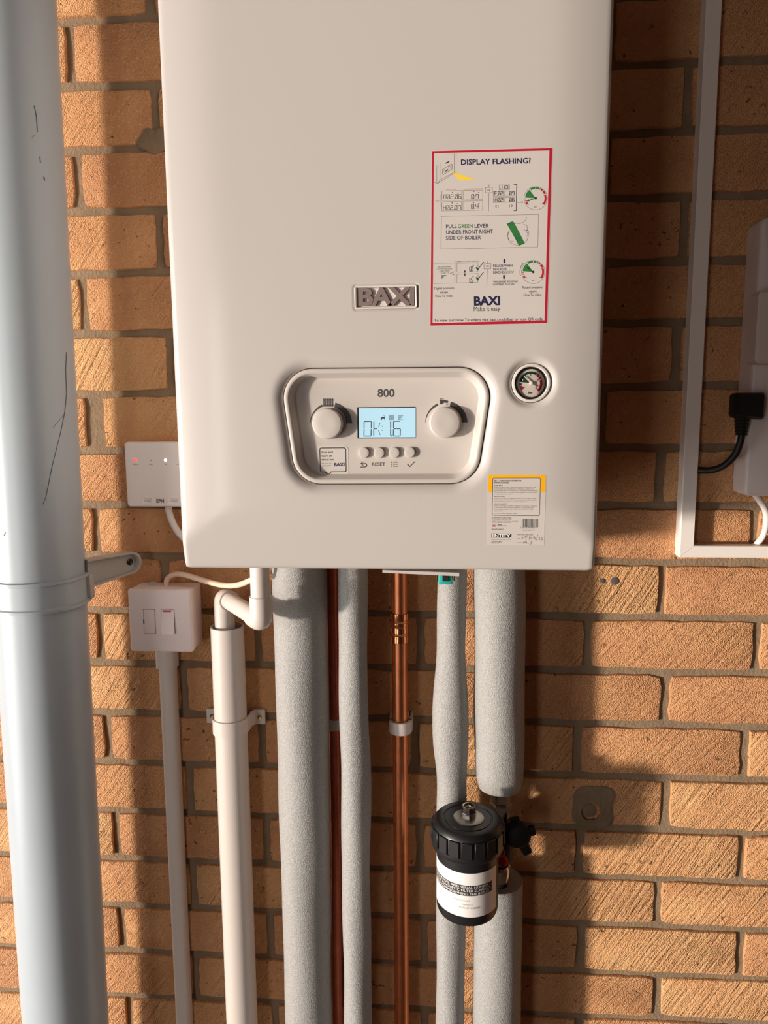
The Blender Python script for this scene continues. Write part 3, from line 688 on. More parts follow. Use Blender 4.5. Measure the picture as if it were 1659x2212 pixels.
def pdist(p, poly):
    best = 9
    for i in range(len(poly)):
        ax, ay = poly[i]; bx, by = poly[(i + 1) % len(poly)]; dx, dy = bx - ax, by - ay; L2 = dx * dx + dy * dy
        t = 0 if L2 < 1e-14 else max(0, min(1, ((p[0] - ax) * dx + (p[1] - ay) * dy) / L2)); best = min(best, math.hypot(p[0] - ax - dx * t, p[1] - ay - dy * t))
    return best
def inside(p, poly):
    c = False
    for i in range(len(poly)):
        (x1, y1), (x2, y2) = poly[i - 1], poly[i]
        if (y1 > p[1]) != (y2 > p[1]) and p[0] < (x2 - x1) * (p[1] - y1) / (y2 - y1) + x1: c = not c
    return c
BBX = [(min(q[0] for q in h[0]), max(q[0] for q in h[0]), min(q[1] for q in h[0]), max(q[1] for q in h[0])) for h in HOLES]
def cover_y(x, z):
    y = fdepth(x, z)
    for (poly, wd_, dp), (a, b, c, d) in zip(HOLES, BBX):
        if a - wd_ < x < b + wd_ and c - wd_ < z < d + wd_:
            s_ = max(0, 1 - pdist((x, z), poly) / wd_); y += dp * s_ * s_
    return y
pts = []; edges = []
EDG = 0.004
xs = sorted(set([BX0 + EDG + (BX1 - BX0 - 2 * EDG) * k / 60 for k in range(61)] + [BX0 + EDG + 0.003 * k for k in range(1, 5)] + [BX1 - EDG - 0.003 * k for k in range(1, 5)]))
zs_ = [BZ0 + EDG + 0.0035 * k for k in range(20)] + [BZ0 + EDG + 0.07 + (BZ1 - BZ0 - 2 * EDG - 0.07) * k / 70 for k in range(71)]
def loop(poly):
    i = len(pts); pts.extend(Vector(p) for p in poly); n = len(poly); edges.extend((i + k, i + (k + 1) % n) for k in range(n))
per = [(x, zs_[0]) for x in xs[:-1]] + [(xs[-1], z) for z in zs_[:-1]] + [(x, zs_[-1]) for x in xs[:0:-1]] + [(xs[0], z) for z in zs_[:0:-1]]
loop(per)
for poly, wd_, dp in HOLES:
    loop(poly)
    for k in (0.18, 0.36, 0.56, 0.78, 1.0, 1.3): pts.extend(Vector(p) for p in inset(poly, -wd_ * k))
for x in xs[1:-1]:
    for z in zs_[1:-1]:
        if all(not (a - 1.35 * h[1] < x < b + 1.35 * h[1] and c - 1.35 * h[1] < z < d + 1.35 * h[1]) or (not inside((x, z), h[0]) and pdist((x, z), h[0]) > 1.35 * h[1]) for h, (a, b, c, d) in zip(HOLES, BBX)):
            pts.append(Vector((x, z)))
V2, E2_, F2, *_ = delaunay_2d_cdt(pts, edges, [], 0, 1e-6)
m = MB(); yv = [cover_y(v.x, v.y) for v in V2]; m.verts([(v.x, y, v.y) for v, y in zip(V2, yv)])
for f in F2:
    cx, cz_ = sum(V2[i].x for i in f) / 3, sum(V2[i].y for i in f) / 3
    if not any(a <= cx <= b and c <= cz_ <= d and inside((cx, cz_), h[0]) for h, (a, b, c, d) in zip(HOLES, BBX)): m.f.append(tuple(f))
# rolled outer edge and return
def outw(p, d):
    x, z = p; 
    sx = -1 if abs(x - xs[0]) < 1e-6 else 1 if abs(x - xs[-1]) < 1e-6 else 0; sz = -1 if abs(z - zs_[0]) < 1e-6 else 1 if abs(z - zs_[-1]) < 1e-6 else 0
    k = 0.75 if sx and sz else 1
    return (x + sx * d * k, z + sz * d * k)
rows = []
for d, dy in ((0, 0), (0.0016, 0.0009), (0.0029, 0.0026), (0.0037, 0.0052), (0.0040, 0.0085), (0.0040, 0.026), (0.0030, 0.026)):
    rows.append([(*outw(p, d)[:1], cover_y(*p) + dy, outw(p, d)[1]) for p in per])
m.grid(rows, True)
for poly, wd_, dp in HOLES:
    m.grid([[(x, cover_y(x, z), z) for x, z in poly], [(x, cover_y(x, z) + 0.0012, z) for x, z in inset(poly, .0004)], [(x, cover_y(x, z) + 0.006, z) for x, z in inset(poly, .0004)]], True)
bm = bmesh.new(); mm = bpy.data.meshes.new('x'); mm.from_pydata(m.v, [], m.f); bm.from_mesh(mm); bmesh.ops.remove_doubles(bm, verts=bm.verts, dist=1e-6)
m = MB().bm(bm); bpy.data.meshes.remove(mm)
m.build('front_cover', 'enamel', bo, smooth=60)
MB().box(BX0 + 0.0012, BX1 - 0.0012, -0.252, -0.004, BZ0 + 0.018, BZ1 - 0.003, 0.003).build('case', 'enamel', bo)
# thin hinged flap under the case, drooping at the right
fa, fb = at(826, 1238, -0.262), at(992, 1244, -0.262)
f_ = MB().grid([[(fa.x, y, fa.z + 0.0030), (fb.x, y, fb.z + 0.0030), (fb.x, y, fb.z - 0.0004), (fa.x, y, fa.z + 0.0004)] for y in (-0.262, -0.17)], True, True, True)
f_.build('drop_flap', 'enamel', bo, smooth=0)

# --- control panel
RIM, FLO = BY + 0.0036, BY + 0.0150
cpn = None
q0 = inset(panel_out, 0.0013)
m = MB().grid([[(x, BY + 0.012, z) for x, z in q0], [(x, RIM + .0008, z) for x, z in q0], [(x, RIM, z) for x, z in inset(panel_out, .0021)], [(x, RIM, z) for x, z in inset(panel_out, .0050)], [(x, RIM + .0006, z) for x, z in inset(panel_out, .0057)],
    [(x, FLO - .0012, z) for x, z in inset(panel_out, .0088)], [(x, FLO - .0002, z) for x, z in inset(panel_out, .0097)], [(x, FLO, z) for x, z in inset(panel_out, .0107)]], True, False, True)
cpn = m.build('control_panel', 'panel_plastic', bo, smooth=50)
gp = MB().prism(inset(panel_out, -0.001), BY + 0.0165, BY + 0.022); gp.build('gap_shade_sheet', 'gap_black', bo)  # black sheet behind the panel, its colour stands in for shade in the gap
fl = lambda u, v: at(u, v, FLO - 0.00004)
def disc_knob(cu, cv, r, h, name, top=0.94):
    c = at(*Cp(cu, cv), FLO - h)
    MB().lathe([(r, -0.0005), (r, h * .72), (r * .985, h * .86), (r * top, h * .975), (r * (top - .04), h), (r * .4, h * 1.0)], (c.x, FLO, c.z), (0, -1, 0), 48).build(name, 'panel_plastic', cpn, smooth=50)
disc_knob(385, 482, 0.0143, 0.0098, 'knob'); disc_knob(1230, 474, 0.0143, 0.0098, 'knob')
for cu, cv in ((648, 691), (757, 691), (866, 690), (977, 688)): disc_knob(cu, cv, 0.0050, 0.0034, 'push_button', .97)
# display: framed window set into the panel
def prect(x0, y0, x1, y1, yy): a, b = at(*Cp(x0, y0), yy), at(*Cp(x1, y1), yy); return a.x, b.x, b.z, a.z
x0, x1, z0, z1 = prect(602, 364, 1021, 585, FLO)
MB().box(x0, x1, FLO - 0.0002, FLO + .001, z0, z1).build('display_frame', 'gap_black', cpn)
x0, x1, z0, z1 = prect(614, 370, 1021, 579, FLO - .0004)
MB().box(x0, x1, FLO - 0.0004, FLO, z0, z1).build('display_screen', 'lcd', cpn)
lc = lambda u, v: at(u, v, FLO - 0.00044)
Cd = lambda x, y: (660 + x / 4.3658, 840 + y / 4.3658)
p = PR(lc, Cd); W_ = 8.5
p.line([(556, 308), (614, 306)], W_).line([(552, 316), (552, 370)], W_).line([(552, 384), (551, 436)], W_).line([(620, 312), (620, 368)], W_).line([(619, 384), (618, 436)], W_).line([(558, 444), (612, 444)], W_)
p.line([(644, 314), (644, 368)], W_).line([(643, 382), (643, 436)], W_).line([(650, 375), (670, 375)], W_).line([(703, 320), (690, 360)], 5).line([(688, 392), (704, 434)], 5)
p.dot((724, 352), 5).dot((724, 390), 5)
p.line([(803, 312), (803, 368)], W_ + 2).line([(803, 382), (803, 434)], W_ + 2).dot((815, 442), 7)
p.line([(834, 306), (886, 305)], W_).line([(830, 314), (830, 368)], W_).line([(836, 375), (858, 375)], W_).line([(868, 375), (890, 375)], W_).line([(829, 384), (828, 436)], W_).line([(894, 382), (893, 436)], W_).line([(836, 444), (886, 444)], W_)
p.out('display_digits', 'lcd_ink', cpn)
p = PR(lc, Cd)
for k in range(6): p.line([(791 + k * 8.5, 250), (791 + k * 8.5, 292)], 4.5)
p.poly([(710, 268), (742, 264), (750, 272), (750, 280), (722, 280), (720, 294), (711, 294)]); p.line([(738, 252), (744, 258)], 4); p.line([(744, 288), (748, 294)], 4)
for k in range(5): p.line([(873, 254 + k * 9), (918 - k * 8, 254 + k * 9)], 4.5)
p.text('bar', (896, 294), (922, 294), 9)
p.out('display_icons', 'lcd_ink', cpn)
# printed legends
p = PR(fl, Cp); p.text('800', (749, 289), (871, 288), 54, 0.022); p.out('model_number', 'legend', cpn)
p = PR(fl, Cp)
for c, f0 in (((414, 480), 0), ((1241, 473), 0)):
    p.cut(); p.arc(c, lambda t: 147 - 14 * (180 - t) / 65, lambda t: 150, 180, 115, 16)
    p.arc(c, lambda t: 142 - 26 + 0 * t - (5 * (62 - t) / 62), lambda t: 142 + 10, 78, 0, 22)
p.out('dial_scale', 'legend', cpn)
p = PR(fl, Cp)
for k in range(6): p.line([(364 + k * 12.6, 305), (364 + k * 12.6, 356)], 8)
p.line([(360, 312), (432, 311)], 5).line([(360, 350), (432, 349)], 5); p.out('radiator_icon', 'legend', cpn)
p = PR(fl, Cp); p.poly([(1194, 310), (1222, 310), (1252, 316), (1258, 326), (1250, 333), (1222, 331), (1222, 342), (1194, 343)]); p.line([(1197, 304), (1220, 304)], 4).line([(1198, 304), (1198, 310)], 4).line([(1219, 304), (1219, 310)], 4)
for a, b in (((1244, 338), (1240, 346)), ((1252, 337), (1252, 347)), ((1258, 337), (1263, 345))): p.line([a, b], 3)
p.out('tap_icon', 'legend', cpn)
p = PR(fl, Cp); p.text('RESET', (709, 783), (804, 782), 21, 0.02); p.out('reset_lettering', 'legend', cpn)
p = PR(fl, Cp); p.line([(632, 768), (660, 768), (668, 772), (672, 780), (668, 788), (658, 792), (628, 793)], 6).line([(644, 757), (630, 768), (644, 779)], 6); p.out('return_icon', 'legend', cpn)
p = PR(fl, Cp)
for y in (758, 772, 786): p.dot((848, y), 4.5).line([(862, y), (892, y)], 6)
p.out('list_icon', 'legend', cpn)
p = PR(fl, Cp); p.line([(964, 774), (980, 789)], 7).line([(980, 789), (1016, 754)], 6); p.out('tick_icon', 'legend', cpn)
# small round-cornered speech-bubble sticker
Cq = lambda x, y: (680 + x / 18.433, 950 + y / 18.433)
q = [(lambda a: (a.x, a.z))(at(*Cq(*k), FLO)) for k in ((110, 235), (1335, 232), (1350, 1440), (140, 1440))]
bs = tag(MB().prism(rpoly(q, [.001, .004, .004, .002], 5), FLO - 0.0002, FLO - 0.00002).build('bubble_sticker', 'paper', cpn), 'small sticker with speech bubble outline')
bs.parent = bo
sq_ = lambda u, v: at(u, v, FLO - 0.00024)
p = PR(sq_, Cq); L_ = [(250, 328), (1160, 320), (1210, 345), (1230, 400), (1248, 1200), (1235, 1250), (1190, 1268), (660, 1272), (540, 1395), (420, 1278), (290, 1280), (240, 1255), (222, 1200), (198, 420), (210, 350)]
p.line(L_, 34, True); p.out('bubble_outline', 'ink', bs)
p = PR(sq_, Cq); p.text('Scan and', (262, 530), (715, 525), 78, .02).text('learn all', (272, 680), (675, 675), 78, .02).text('about me.', (272, 825), (775, 820), 78, .02)
p.text('Discover my', (278, 970), (665, 965), 50).text('quick guide.', (278, 1055), (655, 1050), 50).text('Get access. Renew.', (740, 1212), (1185, 1206), 30)
p.out('lettering', 'ink', bs)
PR(sq_, Cq).text('BAXI', (770, 1050), (1185, 1045), 122, .04).out('maker_name', 'ink_navy', bs)

# --- name badge: moulded letters in a shallow framed recess
bg0 = inset(badge_out, 0.0002)
bd = MB().grid([[(x, BY + 0.006, z) for x, z in bg0], [(x, BY - 0.0006, z) for x, z in bg0], [(x, BY - 0.0009, z) for x, z in inset(badge_out, .0008)], [(x, BY - 0.0006, z) for x, z in inset(badge_out, .0018)], [(x, BY + 0.0022, z) for x, z in inset(badge_out, .0026)]], True, False, True).build('name_badge', 'white_plastic', bo, smooth=30)
Cb = lambda x, y: (740 + x / 8.295, 600 + y / 8.295)
V, F = text_raw('BAXI', 0.035); x_0, x_1 = min(v[0] for v in V), max(v[0] for v in V); y_0, y_1 = min(v[1] for v in V), max(v[1] for v in V)
BL, BRt, TL = at(*Cb(285, 505), BY), at(*Cb(1285, 488), BY), at(*Cb(285, 180), BY)
# letters are cut from the outline curve with real thickness
cu = bpy.data.curves.new('t', 'FONT'); cu.body = 'BAXI'; cu.size = 1; cu.offset = 0.035; cu.extrude = 0.5; cu.resolution_u = 3; cu.space_character = 0.93
ob = bpy.data.objects.new('t', cu); me_ = ob.to_mesh(); lv = [tuple(v.co) for v in me_.vertices]; lf = [tuple(q.vertices) for q in me_.polygons]; ob.to_mesh_clear(); bpy.data.objects.remove(ob); bpy.data.curves.remove(cu)
x_0, x_1 = min(v[0] for v in lv), max(v[0] for v in lv); y_0, y_1 = min(v[1] for v in lv), max(v[1] for v in lv)
m = MB(); m.verts([((BL + (BRt - BL) * ((x - x_0) / (x_1 - x_0)) + (TL - BL) * ((y - y_0) / (y_1 - y_0))).x, BY + 0.0023 - (z + 0.5) * 0.0024, (BL + (BRt - BL) * ((x - x_0) / (x_1 - x_0)) + (TL - BL) * ((y - y_0) / (y_1 - y_0))).z) for x, y, z in lv]); m.f = lf
m.build('badge_letters', 'badge_letters', bd, smooth=30)

# --- pressure gauge
def gring(prof, name, mat, par, smooth=40, cap=False): return MB().lathe(prof, (gc.x, 0, gc.z), (0, -1, 0), 56, False, cap).build(name, mat, par, smooth=smooth)
gau = gring([(GR - .0008, -BY - .012), (GR - .0008, -BY - .0026), (GR - .0014, -BY - .0018), (GR - .0030, -BY - .0016), (GR - .0037, -BY - .0026), (GR - .0039, -BY - .010)], 'pressure_gauge', 'white_plastic', bo)
gring([(GR - .0037, -BY - .012), (GR - .0039, -BY - .0038), (GR - .0046, -BY - .0032), (GR - .0056, -BY - .0044), (GR - .0058, -BY - .009)], 'inner_bezel', 'dark_metal', gau)
DY = BY + 0.0052
MB().lathe([(GR - .0045, 0), (GR - .0045, 0.0004)], (gc.x, DY + .0004, gc.z), (0, -1, 0), 40).build('dial_face', 'dial', gau)
Cg = lambda x, y: (1090 + x / 13.825, 770 + y / 13.825); C0 = (808, 790)
def dl(e): return lambda u, v: (lambda q: Vector((gc.x + (q.x - gc.x) * 0.97, DY - e, gc.z + (q.z - gc.z) * 0.97)))(at(u, v, BY))
p = PR(dl(.0002), Cg); p.arc(C0, 290, 365, 172, 58, 30); p.arc(C0, 0, 330, 174, 128, 10); p.out('green_band', 'dial_green', gau)
p = PR(dl(.0002), Cg); p.arc(C0, 280, 365, 55, 39, 6); p.arc(C0, 280, 360, 36, 22, 6); p.arc(C0, 280, 360, 18, -48, 16); p.arc(C0, 290, 365, 194, 218, 8); p.out('red_band', 'ink_red', gau)
p = PR(dl(.0003), Cg); p.text('2', (768, 568), (815, 568), 55, .02).text('3', (995, 708), (1040, 708), 55, .02).text('4', (940, 980), (985, 980), 55, .02).text('0', (556, 945), (604, 945), 50, .02).text('bar', (722, 1115), (855, 1115), 62, .02)
p.arc(C0, 290, 365, 190, 181, 4); p.out('dial_figures', 'ink', gau)
PR(dl(.0003), Cg).text('1', (550, 712), (568, 712), 50, .0).out('dial_figure', 'ink_white', gau)
nd = MB(); a_ = math.radians(136); ux, uz = math.cos(a_), math.sin(a_)
ndl = lambda s, o: (gc.x + ux * s - uz * o, gc.z + uz * s + ux * o)
nd.prism([ndl(-.0045, .0009), ndl(-.0045, -.0009), ndl(0.0088, -.00035), ndl(0.0092, 0), ndl(0.0088, .00035)], DY - .0022, DY - .0016)
nd.lathe([(0.0017, -0.001), (0.0017, .0026), (0.0008, .0031)], (gc.x, DY, gc.z), (0, -1, 0), 20)
nd.build('needle', 'adaptor_grey', gau)
MB().lathe([(GR - .0050, 0), (GR - .0050, 0.0006), (GR - .0062, .0012), (0.004, .0018)], (gc.x, BY + .0042, gc.z), (0, -1, 0), 40).build('lens', 'clear_cover', gau)

# --- big red-bordered instruction sticker
S1 = lambda x, y: (900 + x / 5.184, 300 + y / 5.184)
def sheet(corners, eps, nu, nv, name, mat, par, conv):
    m = MB(); tl, tr, br_, bl = corners
    def P(a, b, e):
        x = (tl[0] * (1 - a) + tr[0] * a) * (1 - b) + (bl[0] * (1 - a) + br_[0] * a) * b; y = (tl[1] * (1 - a) + tr[1] * a) * (1 - b) + (bl[1] * (1 - a) + br_[1] * a) * b
        return onface(*conv(x, y), e)
    m.grid([[P(i / nu, j / nv, eps) for i in range(nu + 1)] for j in range(nv + 1)])
    m.grid([[P(i / nu, j / nv, 0.00002) for i, j in per_], [P(i / nu, j / nv, eps) for i, j in per_]], True) if (per_ := [(i, 0) for i in range(nu)] + [(nu, j) for j in range(nv)] + [(i, nv) for i in range(nu, 0, -1)] + [(0, j) for j in range(nv, 0, -1)]) else 0
    return m.build(name, mat, par, smooth=30)
o4 = [(166, 130), (1524, 96), (1466, 2068), (149, 2098)]; o1 = [(172, 137), (1518, 102), (1460, 2063), (155, 2092)]; i1 = [(193, 160), (1487, 128), (1433, 2032), (178, 2062)]
ist = tag(sheet(o4, 0.00012, 30, 12, 'instruction_sticker', 'paper', bo, S1), 'instruction sticker with red border')
f1 = lambda u, v: onface(u, v, 0.00016)
p = PR(f1, S1)
for k in range(4):
    a, b, c_, d_ = o1[k], o1[(k + 1) % 4], i1[(k + 1) % 4], i1[k]; L3 = lambda p_, q_, t: (p_[0] + (q_[0] - p_[0]) * t, p_[1] + (q_[1] - p_[1]) * t)
    for j in range(24): p.poly([L3(a, b, j / 24), L3(a, b, (j + 1) / 24), L3(d_, c_, (j + 1) / 24), L3(d_, c_, j / 24)])
p.out('red_border', 'ink_red', ist)
PR(f1, S1).text('DISPLAY FLASHING?', (497, 290), (1280, 272), 58, .026).out('headline', 'ink_navy', ist)
p = PR(f1, S1); t3 = 3
for q in ([(422, 165), (422, 372)], [(443, 165), (443, 370)], [(443, 370), (262, 482), (232, 500)], [(422, 372), (262, 460)], [(222, 298), (220, 492)], [(238, 288), (234, 498)], [(262, 270), (262, 460)], [(195, 486), (232, 500)], [(262, 460), (234, 498)]): p.line(q, t3)
p.line(rpoly([(288, 345), (398, 276), (396, 338), (290, 406)], 8, 3), 4, True); p.arc((312, 360), 12, 16, 0, 360, 18); p.arc((371, 318), 11, 15, 0, 360, 18); p.poly([(328, 352), (352, 337), (352, 352), (330, 366)]); p.line([(330, 270), (360, 256)], 13)
p.out('boiler_drawing', 'ink', ist)
PR(f1, S1).poly([(378, 358), (440, 380), (670, 460), (478, 466)]).out('light_beam', 'ink_yellow', ist)
p = PR(f1, S1); p.text('ERROR CODE', (332, 574), (447, 572), 13).text('LOW SYSTEM PRESSURE', (525, 572), (740, 566), 13).text('OR', (210, 706), (245, 705), 20)
p.line([(280, 632), (264, 632), (262, 755), (280, 755)], 3).line([(246, 694), (262, 694)], 3); p.out('red_lettering', 'ink_red_soft', ist)
p = PR(f1, S1)
for q in ([(282, 583), (505, 579), (503, 688), (282, 690)], [(520, 579), (743, 574), (741, 680), (519, 685)], [(283, 705), (503, 700), (500, 803), (281, 807)], [(519, 697), (741, 692), (739, 797), (517, 802)],
          [(770, 546), (850, 543), (849, 601), (770, 604)], [(925, 516), (1040, 514), (1038, 570), (924, 573)], [(858, 588), (972, 585), (971, 639), (857, 642)], [(986, 585), (1100, 582), (1099, 637), (985, 640)], [(858, 659), (972, 656), (971, 710), (857, 713)], [(986, 656), (1100, 653), (1099, 708), (985, 711)],
          [(278, 867), (1366, 846), (1356, 1211), (271, 1234)], [(195, 1393), (430, 1389), (427, 1615), (193, 1619)], [(452, 1392), (688, 1387), (685, 1488), (450, 1492)], [(452, 1515), (688, 1508), (685, 1609), (450, 1614)], [(755, 1399), (832, 1397), (831, 1454), (754, 1457)]): p.line(q, 3.4, True); p.cut()
p.line([(810, 512), (809, 545)], 4).line([(808, 603), (805, 808)], 4).cut().line([(793, 1367), (793, 1398)], 4).line([(790, 1456), (785, 1657)], 4)
p.out('box_outlines', 'ink_grey', ist)
p = PR(f1, S1)
p.seg('A02.06', (302, 672), (508, 668), 46, 5.5).seg('0.7', (614, 668), (702, 666), 46, 5.5).seg('H02.07', (299, 794), (503, 791), 46, 5.5).seg('0.4', (612, 782), (700, 779), 46, 5.5)
p.cut()
for x, y in ((403, 598), (463, 608), (640, 588), (695, 602), (398, 718), (457, 728), (637, 715), (696, 725), (634, 1418), (632, 1542)): p.cut(); p.line([(x - 6, y), (x + 6, y)], 3).line([(x - 4, y - 5), (x + 4, y + 5)], 3).line([(x + 4, y - 5), (x - 4, y + 5)], 3)
p.text('OR', (792, 586), (828, 585), 20).text('OR', (778, 1436), (812, 1435), 20)
p.seg('.118', (934, 560), (1034, 557), 34, 6).seg('E.02', (874, 630), (972, 628), 36, 6).seg('07', (1040, 628), (1100, 626), 36, 6).seg('H02', (878, 703), (972, 701), 36, 6).seg('06', (1040, 701), (1100, 699), 36, 6).text('E1', (884, 770), (915, 769), 28).text('19', (1038, 766), (1073, 765), 28)
p.seg('1.0', (582, 1482), (640, 1480), 48, 5.5).seg('1.5', (583, 1606), (640, 1604), 48, 5.5)
p.out('display_codes', 'ink', ist)
p = PR(f1, S1); p.line([(1090, 513), (1120, 511), (1116, 803), (1090, 804)], 7)
p.cut(); p.line([(1124, 710), (1140, 710)], 6).line([(1150, 710), (1172, 709)], 6).poly([(1176, 698), (1197, 708), (1176, 719)])
for cx, cy in ((983, 1345), (978, 1525)): p.cut(); p.poly([(cx - 10, cy), (cx + 10, cy), (cx + 10, cy + 28), (cx + 16, cy + 28), (cx, cy + 50), (cx - 16, cy + 28), (cx - 10, cy + 28)])
p.cut(); p.line([(540, 1485), (540, 1522)], 6).poly([(530, 1488), (540, 1466), (550, 1488)]).poly([(530, 1518), (540, 1540), (550, 1518)])
p.cut(); p.arc((1305, 1490), 146, 151, 198, 140, 14).poly([(1180, 1402), (1196, 1392), (1192, 1412)])
p.cut(); p.line([(378, 1505), (418, 1488)], 4).line([(378, 1505), (420, 1524)], 4).line([(408, 1494), (408, 1520)], 5)
p.cut()
for k in range(4): p.line([(282, 1528 + 9 * k), (330 - 14 * k, 1528 + 9 * k)], 5)
p.line([(284, 1528), (284, 1566)], 4)
p.out('arrows', 'ink_navy', ist)
for c, tip in (((1333, 665), (1236, 696)), ((1305, 1490), (1236, 1438))):
    p = PR(f1, S1); p.arc(c, 129, 132, 0, 360, 48); p.line([c, tip], 9).dot(c, 15); vx, vy = tip[0] - c[0], tip[1] - c[1]; L2 = math.hypot(vx, vy); vx /= L2; vy /= L2
    p.poly([(tip[0] - vx * 4, tip[1] - vy * 4), (tip[0] + vx * 22 - vy * 12, tip[1] + vy * 22 + vx * 12)][:1] + [(tip[0] - vx * -26 - vy * 13 - 2 * vx * 26 * 1, tip[1] - vy * 26 + vx * 13), (tip[0] - vx * 26 + vy * 13, tip[1] - vy * 26 - vx * 13)])
    p.text('bar', (c[0] - 14, c[1] + 103), (c[0] + 14, c[1] + 102), 12, .02)
    for dx, dy in ((-76, 66), (76, 60), (88, -38), (2, -88)): p.dot((c[0] + dx, c[1] + dy), 5, 8)
    p.out('gauge_drawing', 'ink', ist)
    p = PR(f1, S1); p.arc(c, 0, 118, 176, 126, 12).arc(c, 104, 126, 120, 92, 10).arc(c, 104, 126, 88, 71, 6).arc(c, 104, 126, 67, 62, 3); p.out('green_segments', 'ink_green', ist)
    p = PR(f1, S1); p.arc(c, 104, 126, 58, 49, 4).arc(c, 104, 126, 44, 26, 6).arc(c, 100, 122, 21, -38, 14).arc(c, 104, 124, 181, 185, 3).arc(c, 104, 124, 189, 195, 3).arc(c, 104, 124, 202, 216, 4); p.out('red_segments', 'ink_red', ist)
p = PR(f1, S1); p.text('PULL', (330, 1000), (450, 997), 42, .01).text('LEVER', (650, 996), (807, 993), 42, .01).text('UNDER FRONT RIGHT', (330, 1066), (853, 1057), 42, .01).text('SIDE OF BOILER', (328, 1131), (722, 1124), 42, .01); p.out('lever_lettering', 'ink_navy', ist)
p = PR(f1, S1); p.text('GREEN', (462, 999), (630, 996), 42, .01).text('GREEN*', (992, 1507), (1090, 1505), 28); p.out('green_lettering', 'ink_green', ist)
p = PR(f1, S1); p.arc((1130, 1092), 108, 112, 150, 290, 24, .88).arc((1150, 1090), 96, 100, 60, -70, 20, .9).arc((1060, 1080), 40, 44, 110, 250, 14, 1.4).arc((1235, 1055), 18, 22, 120, -100, 10, 1.6)
p.line([(1090, 942), (1150, 950), (1195, 935), (1225, 905), (1230, 876)], 4).line([(1198, 958), (1232, 966), (1240, 1000), (1234, 1030)], 4).line([(1060, 1140), (1068, 1150), (1084, 1142)], 3); p.out('valve_drawing', 'ink_grey', ist)
PR(f1, S1).poly([(1007, 948), (1075, 922), (1140, 1030), (1212, 1170), (1145, 1198), (1100, 1110)]).out('lever_drawing', 'ink_green', ist)
p = PR(lambda u, v: onface(u, v, 0.00019), S1); p.line([(1014, 958), (1088, 935)], 4).line([(1088, 935), (1150, 1060)], 4).line([(1098, 1085), (1150, 1065)], 4).line([(1115, 1108), (1145, 1098), (1160, 1135), (1132, 1148)], 4, True).line([(1098, 1085), (1145, 1196)], 4); p.out('lever_edges', 'ink_dkgreen', ist)
p = PR(f1, S1); p.text('RELEASE WHEN', (240, 1442), (382, 1440), 13).text('SYSTEM PRESSURE', (225, 1465), (398, 1462), 13).text('IS BETWEEN', (255, 1487), (368, 1485), 13).text('1.0 AND 1.5', (262, 1509), (360, 1507), 13).text('CORRECT SYSTEM PRESSURE', (435, 1382), (703, 1376), 13)
for dy in (0, 112): p.cut(); p.poly([(660, 1441 + dy), (674, 1434 + dy), (687, 1450 + dy), (748, 1376 + dy), (757, 1378 + dy), (700, 1448 + dy), (686, 1476 + dy), (680, 1476 + dy)])
p.out('ticks_and_notes', 'ink_dkgreen', ist)
p = PR(f1, S1); p.text('RELEASE WHEN', (857, 1434), (1073, 1430), 27, .015).text('INDICATOR', (857, 1472), (1008, 1469), 27, .015).text('REACHES', (857, 1508), (985, 1506), 27, .015).text('*PRESS RESET IF DISPLAY', (853, 1610), (1137, 1606), 20, .015).text('CONTINUES TO FLASH.', (853, 1641), (1097, 1637), 20, .015); p.out('release_lettering', 'ink_navy', ist)
p = PR(f1, S1)
for s_, a, b in (('Digital pressure', (197, 1687), (420, 1683)), ('gauge', (263, 1730), (350, 1728)), ('How To video', (210, 1774), (403, 1770)), ('Round pressure', (1183, 1676), (1410, 1672)), ('gauge', (1255, 1718), (1343, 1716)), ('How To video', (1200, 1761), (1397, 1757))): p.text(s_, a, b, 27, .01)
p.text('To view our How To videos visit baxi.co.uk/faqs or scan QR code', (195, 2047), (1412, 2030), 30, .012); p.out('caption_lettering', 'ink', ist)
PR(f1, S1).text('BAXI', (642, 1862), (935, 1856), 92, .045).out('maker_name', 'ink_navy', ist)
PR(f1, S1).text('Make it easy', (640, 1928), (933, 1924), 50, .01).out('slogan', 'ink_grey', ist)

# --- small orange-topped treatment label
S2 = lambda x, y: (1030 + x / 9.2167, 1000 + y / 9.2167)
il = tag(sheet([(222, 230), (1384, 234), (1338, 1640), (192, 1632)], 0.00012, 34, 40, 'treatment_label', 'paper', bo, S2), 'treatment label with orange top')
f2 = lambda u, v: onface(u, v, 0.00017)
p = PR(f2, S2)
for k in range(20): p.poly([(232 + 57 * k, 240), (232 + 57 * (k + 1), 240), (232 + 57 * (k + 1), 300), (232 + 57 * k, 300)])
for a, b in (((228, 298), (318, 300)), ((1266, 300), (1372, 300))):
    for k in range(4):
        y0_, y1_ = 298 + 72 * k, 298 + 72 * (k + 1); p.poly([(a[0] - .02 * (y0_ - 298), y0_), (b[0] - .02 * (y0_ - 298), y0_), (b[0] - .02 * (y1_ - 298), y1_), (a[0] - .02 * (y1_ - 298), y1_)])
p.out('orange_band', 'ink_orange', il)
p = PR(lambda u, v: onface(u, v, 0.00021), S2); p.line(rpoly([(318, 303), (1268, 300), (1248, 1048), (304, 1042)], 28, 4), 9, True); p.out('text_frame', 'ink', il)
p = PR(f2, S2)
p.text('EN-1 CORROSION INHIBITOR', (352, 372), (888, 370), 30, .02).text('INSTRUCTIONS', (352, 410), (634, 410), 30, .02).text('DOSE RATE', (350, 460), (512, 459), 20, .02).text('APPLICATION', (348, 676), (548, 677), 20, .02).text('HEALTH & SAFETY', (342, 827), (606, 828), 20, .02)
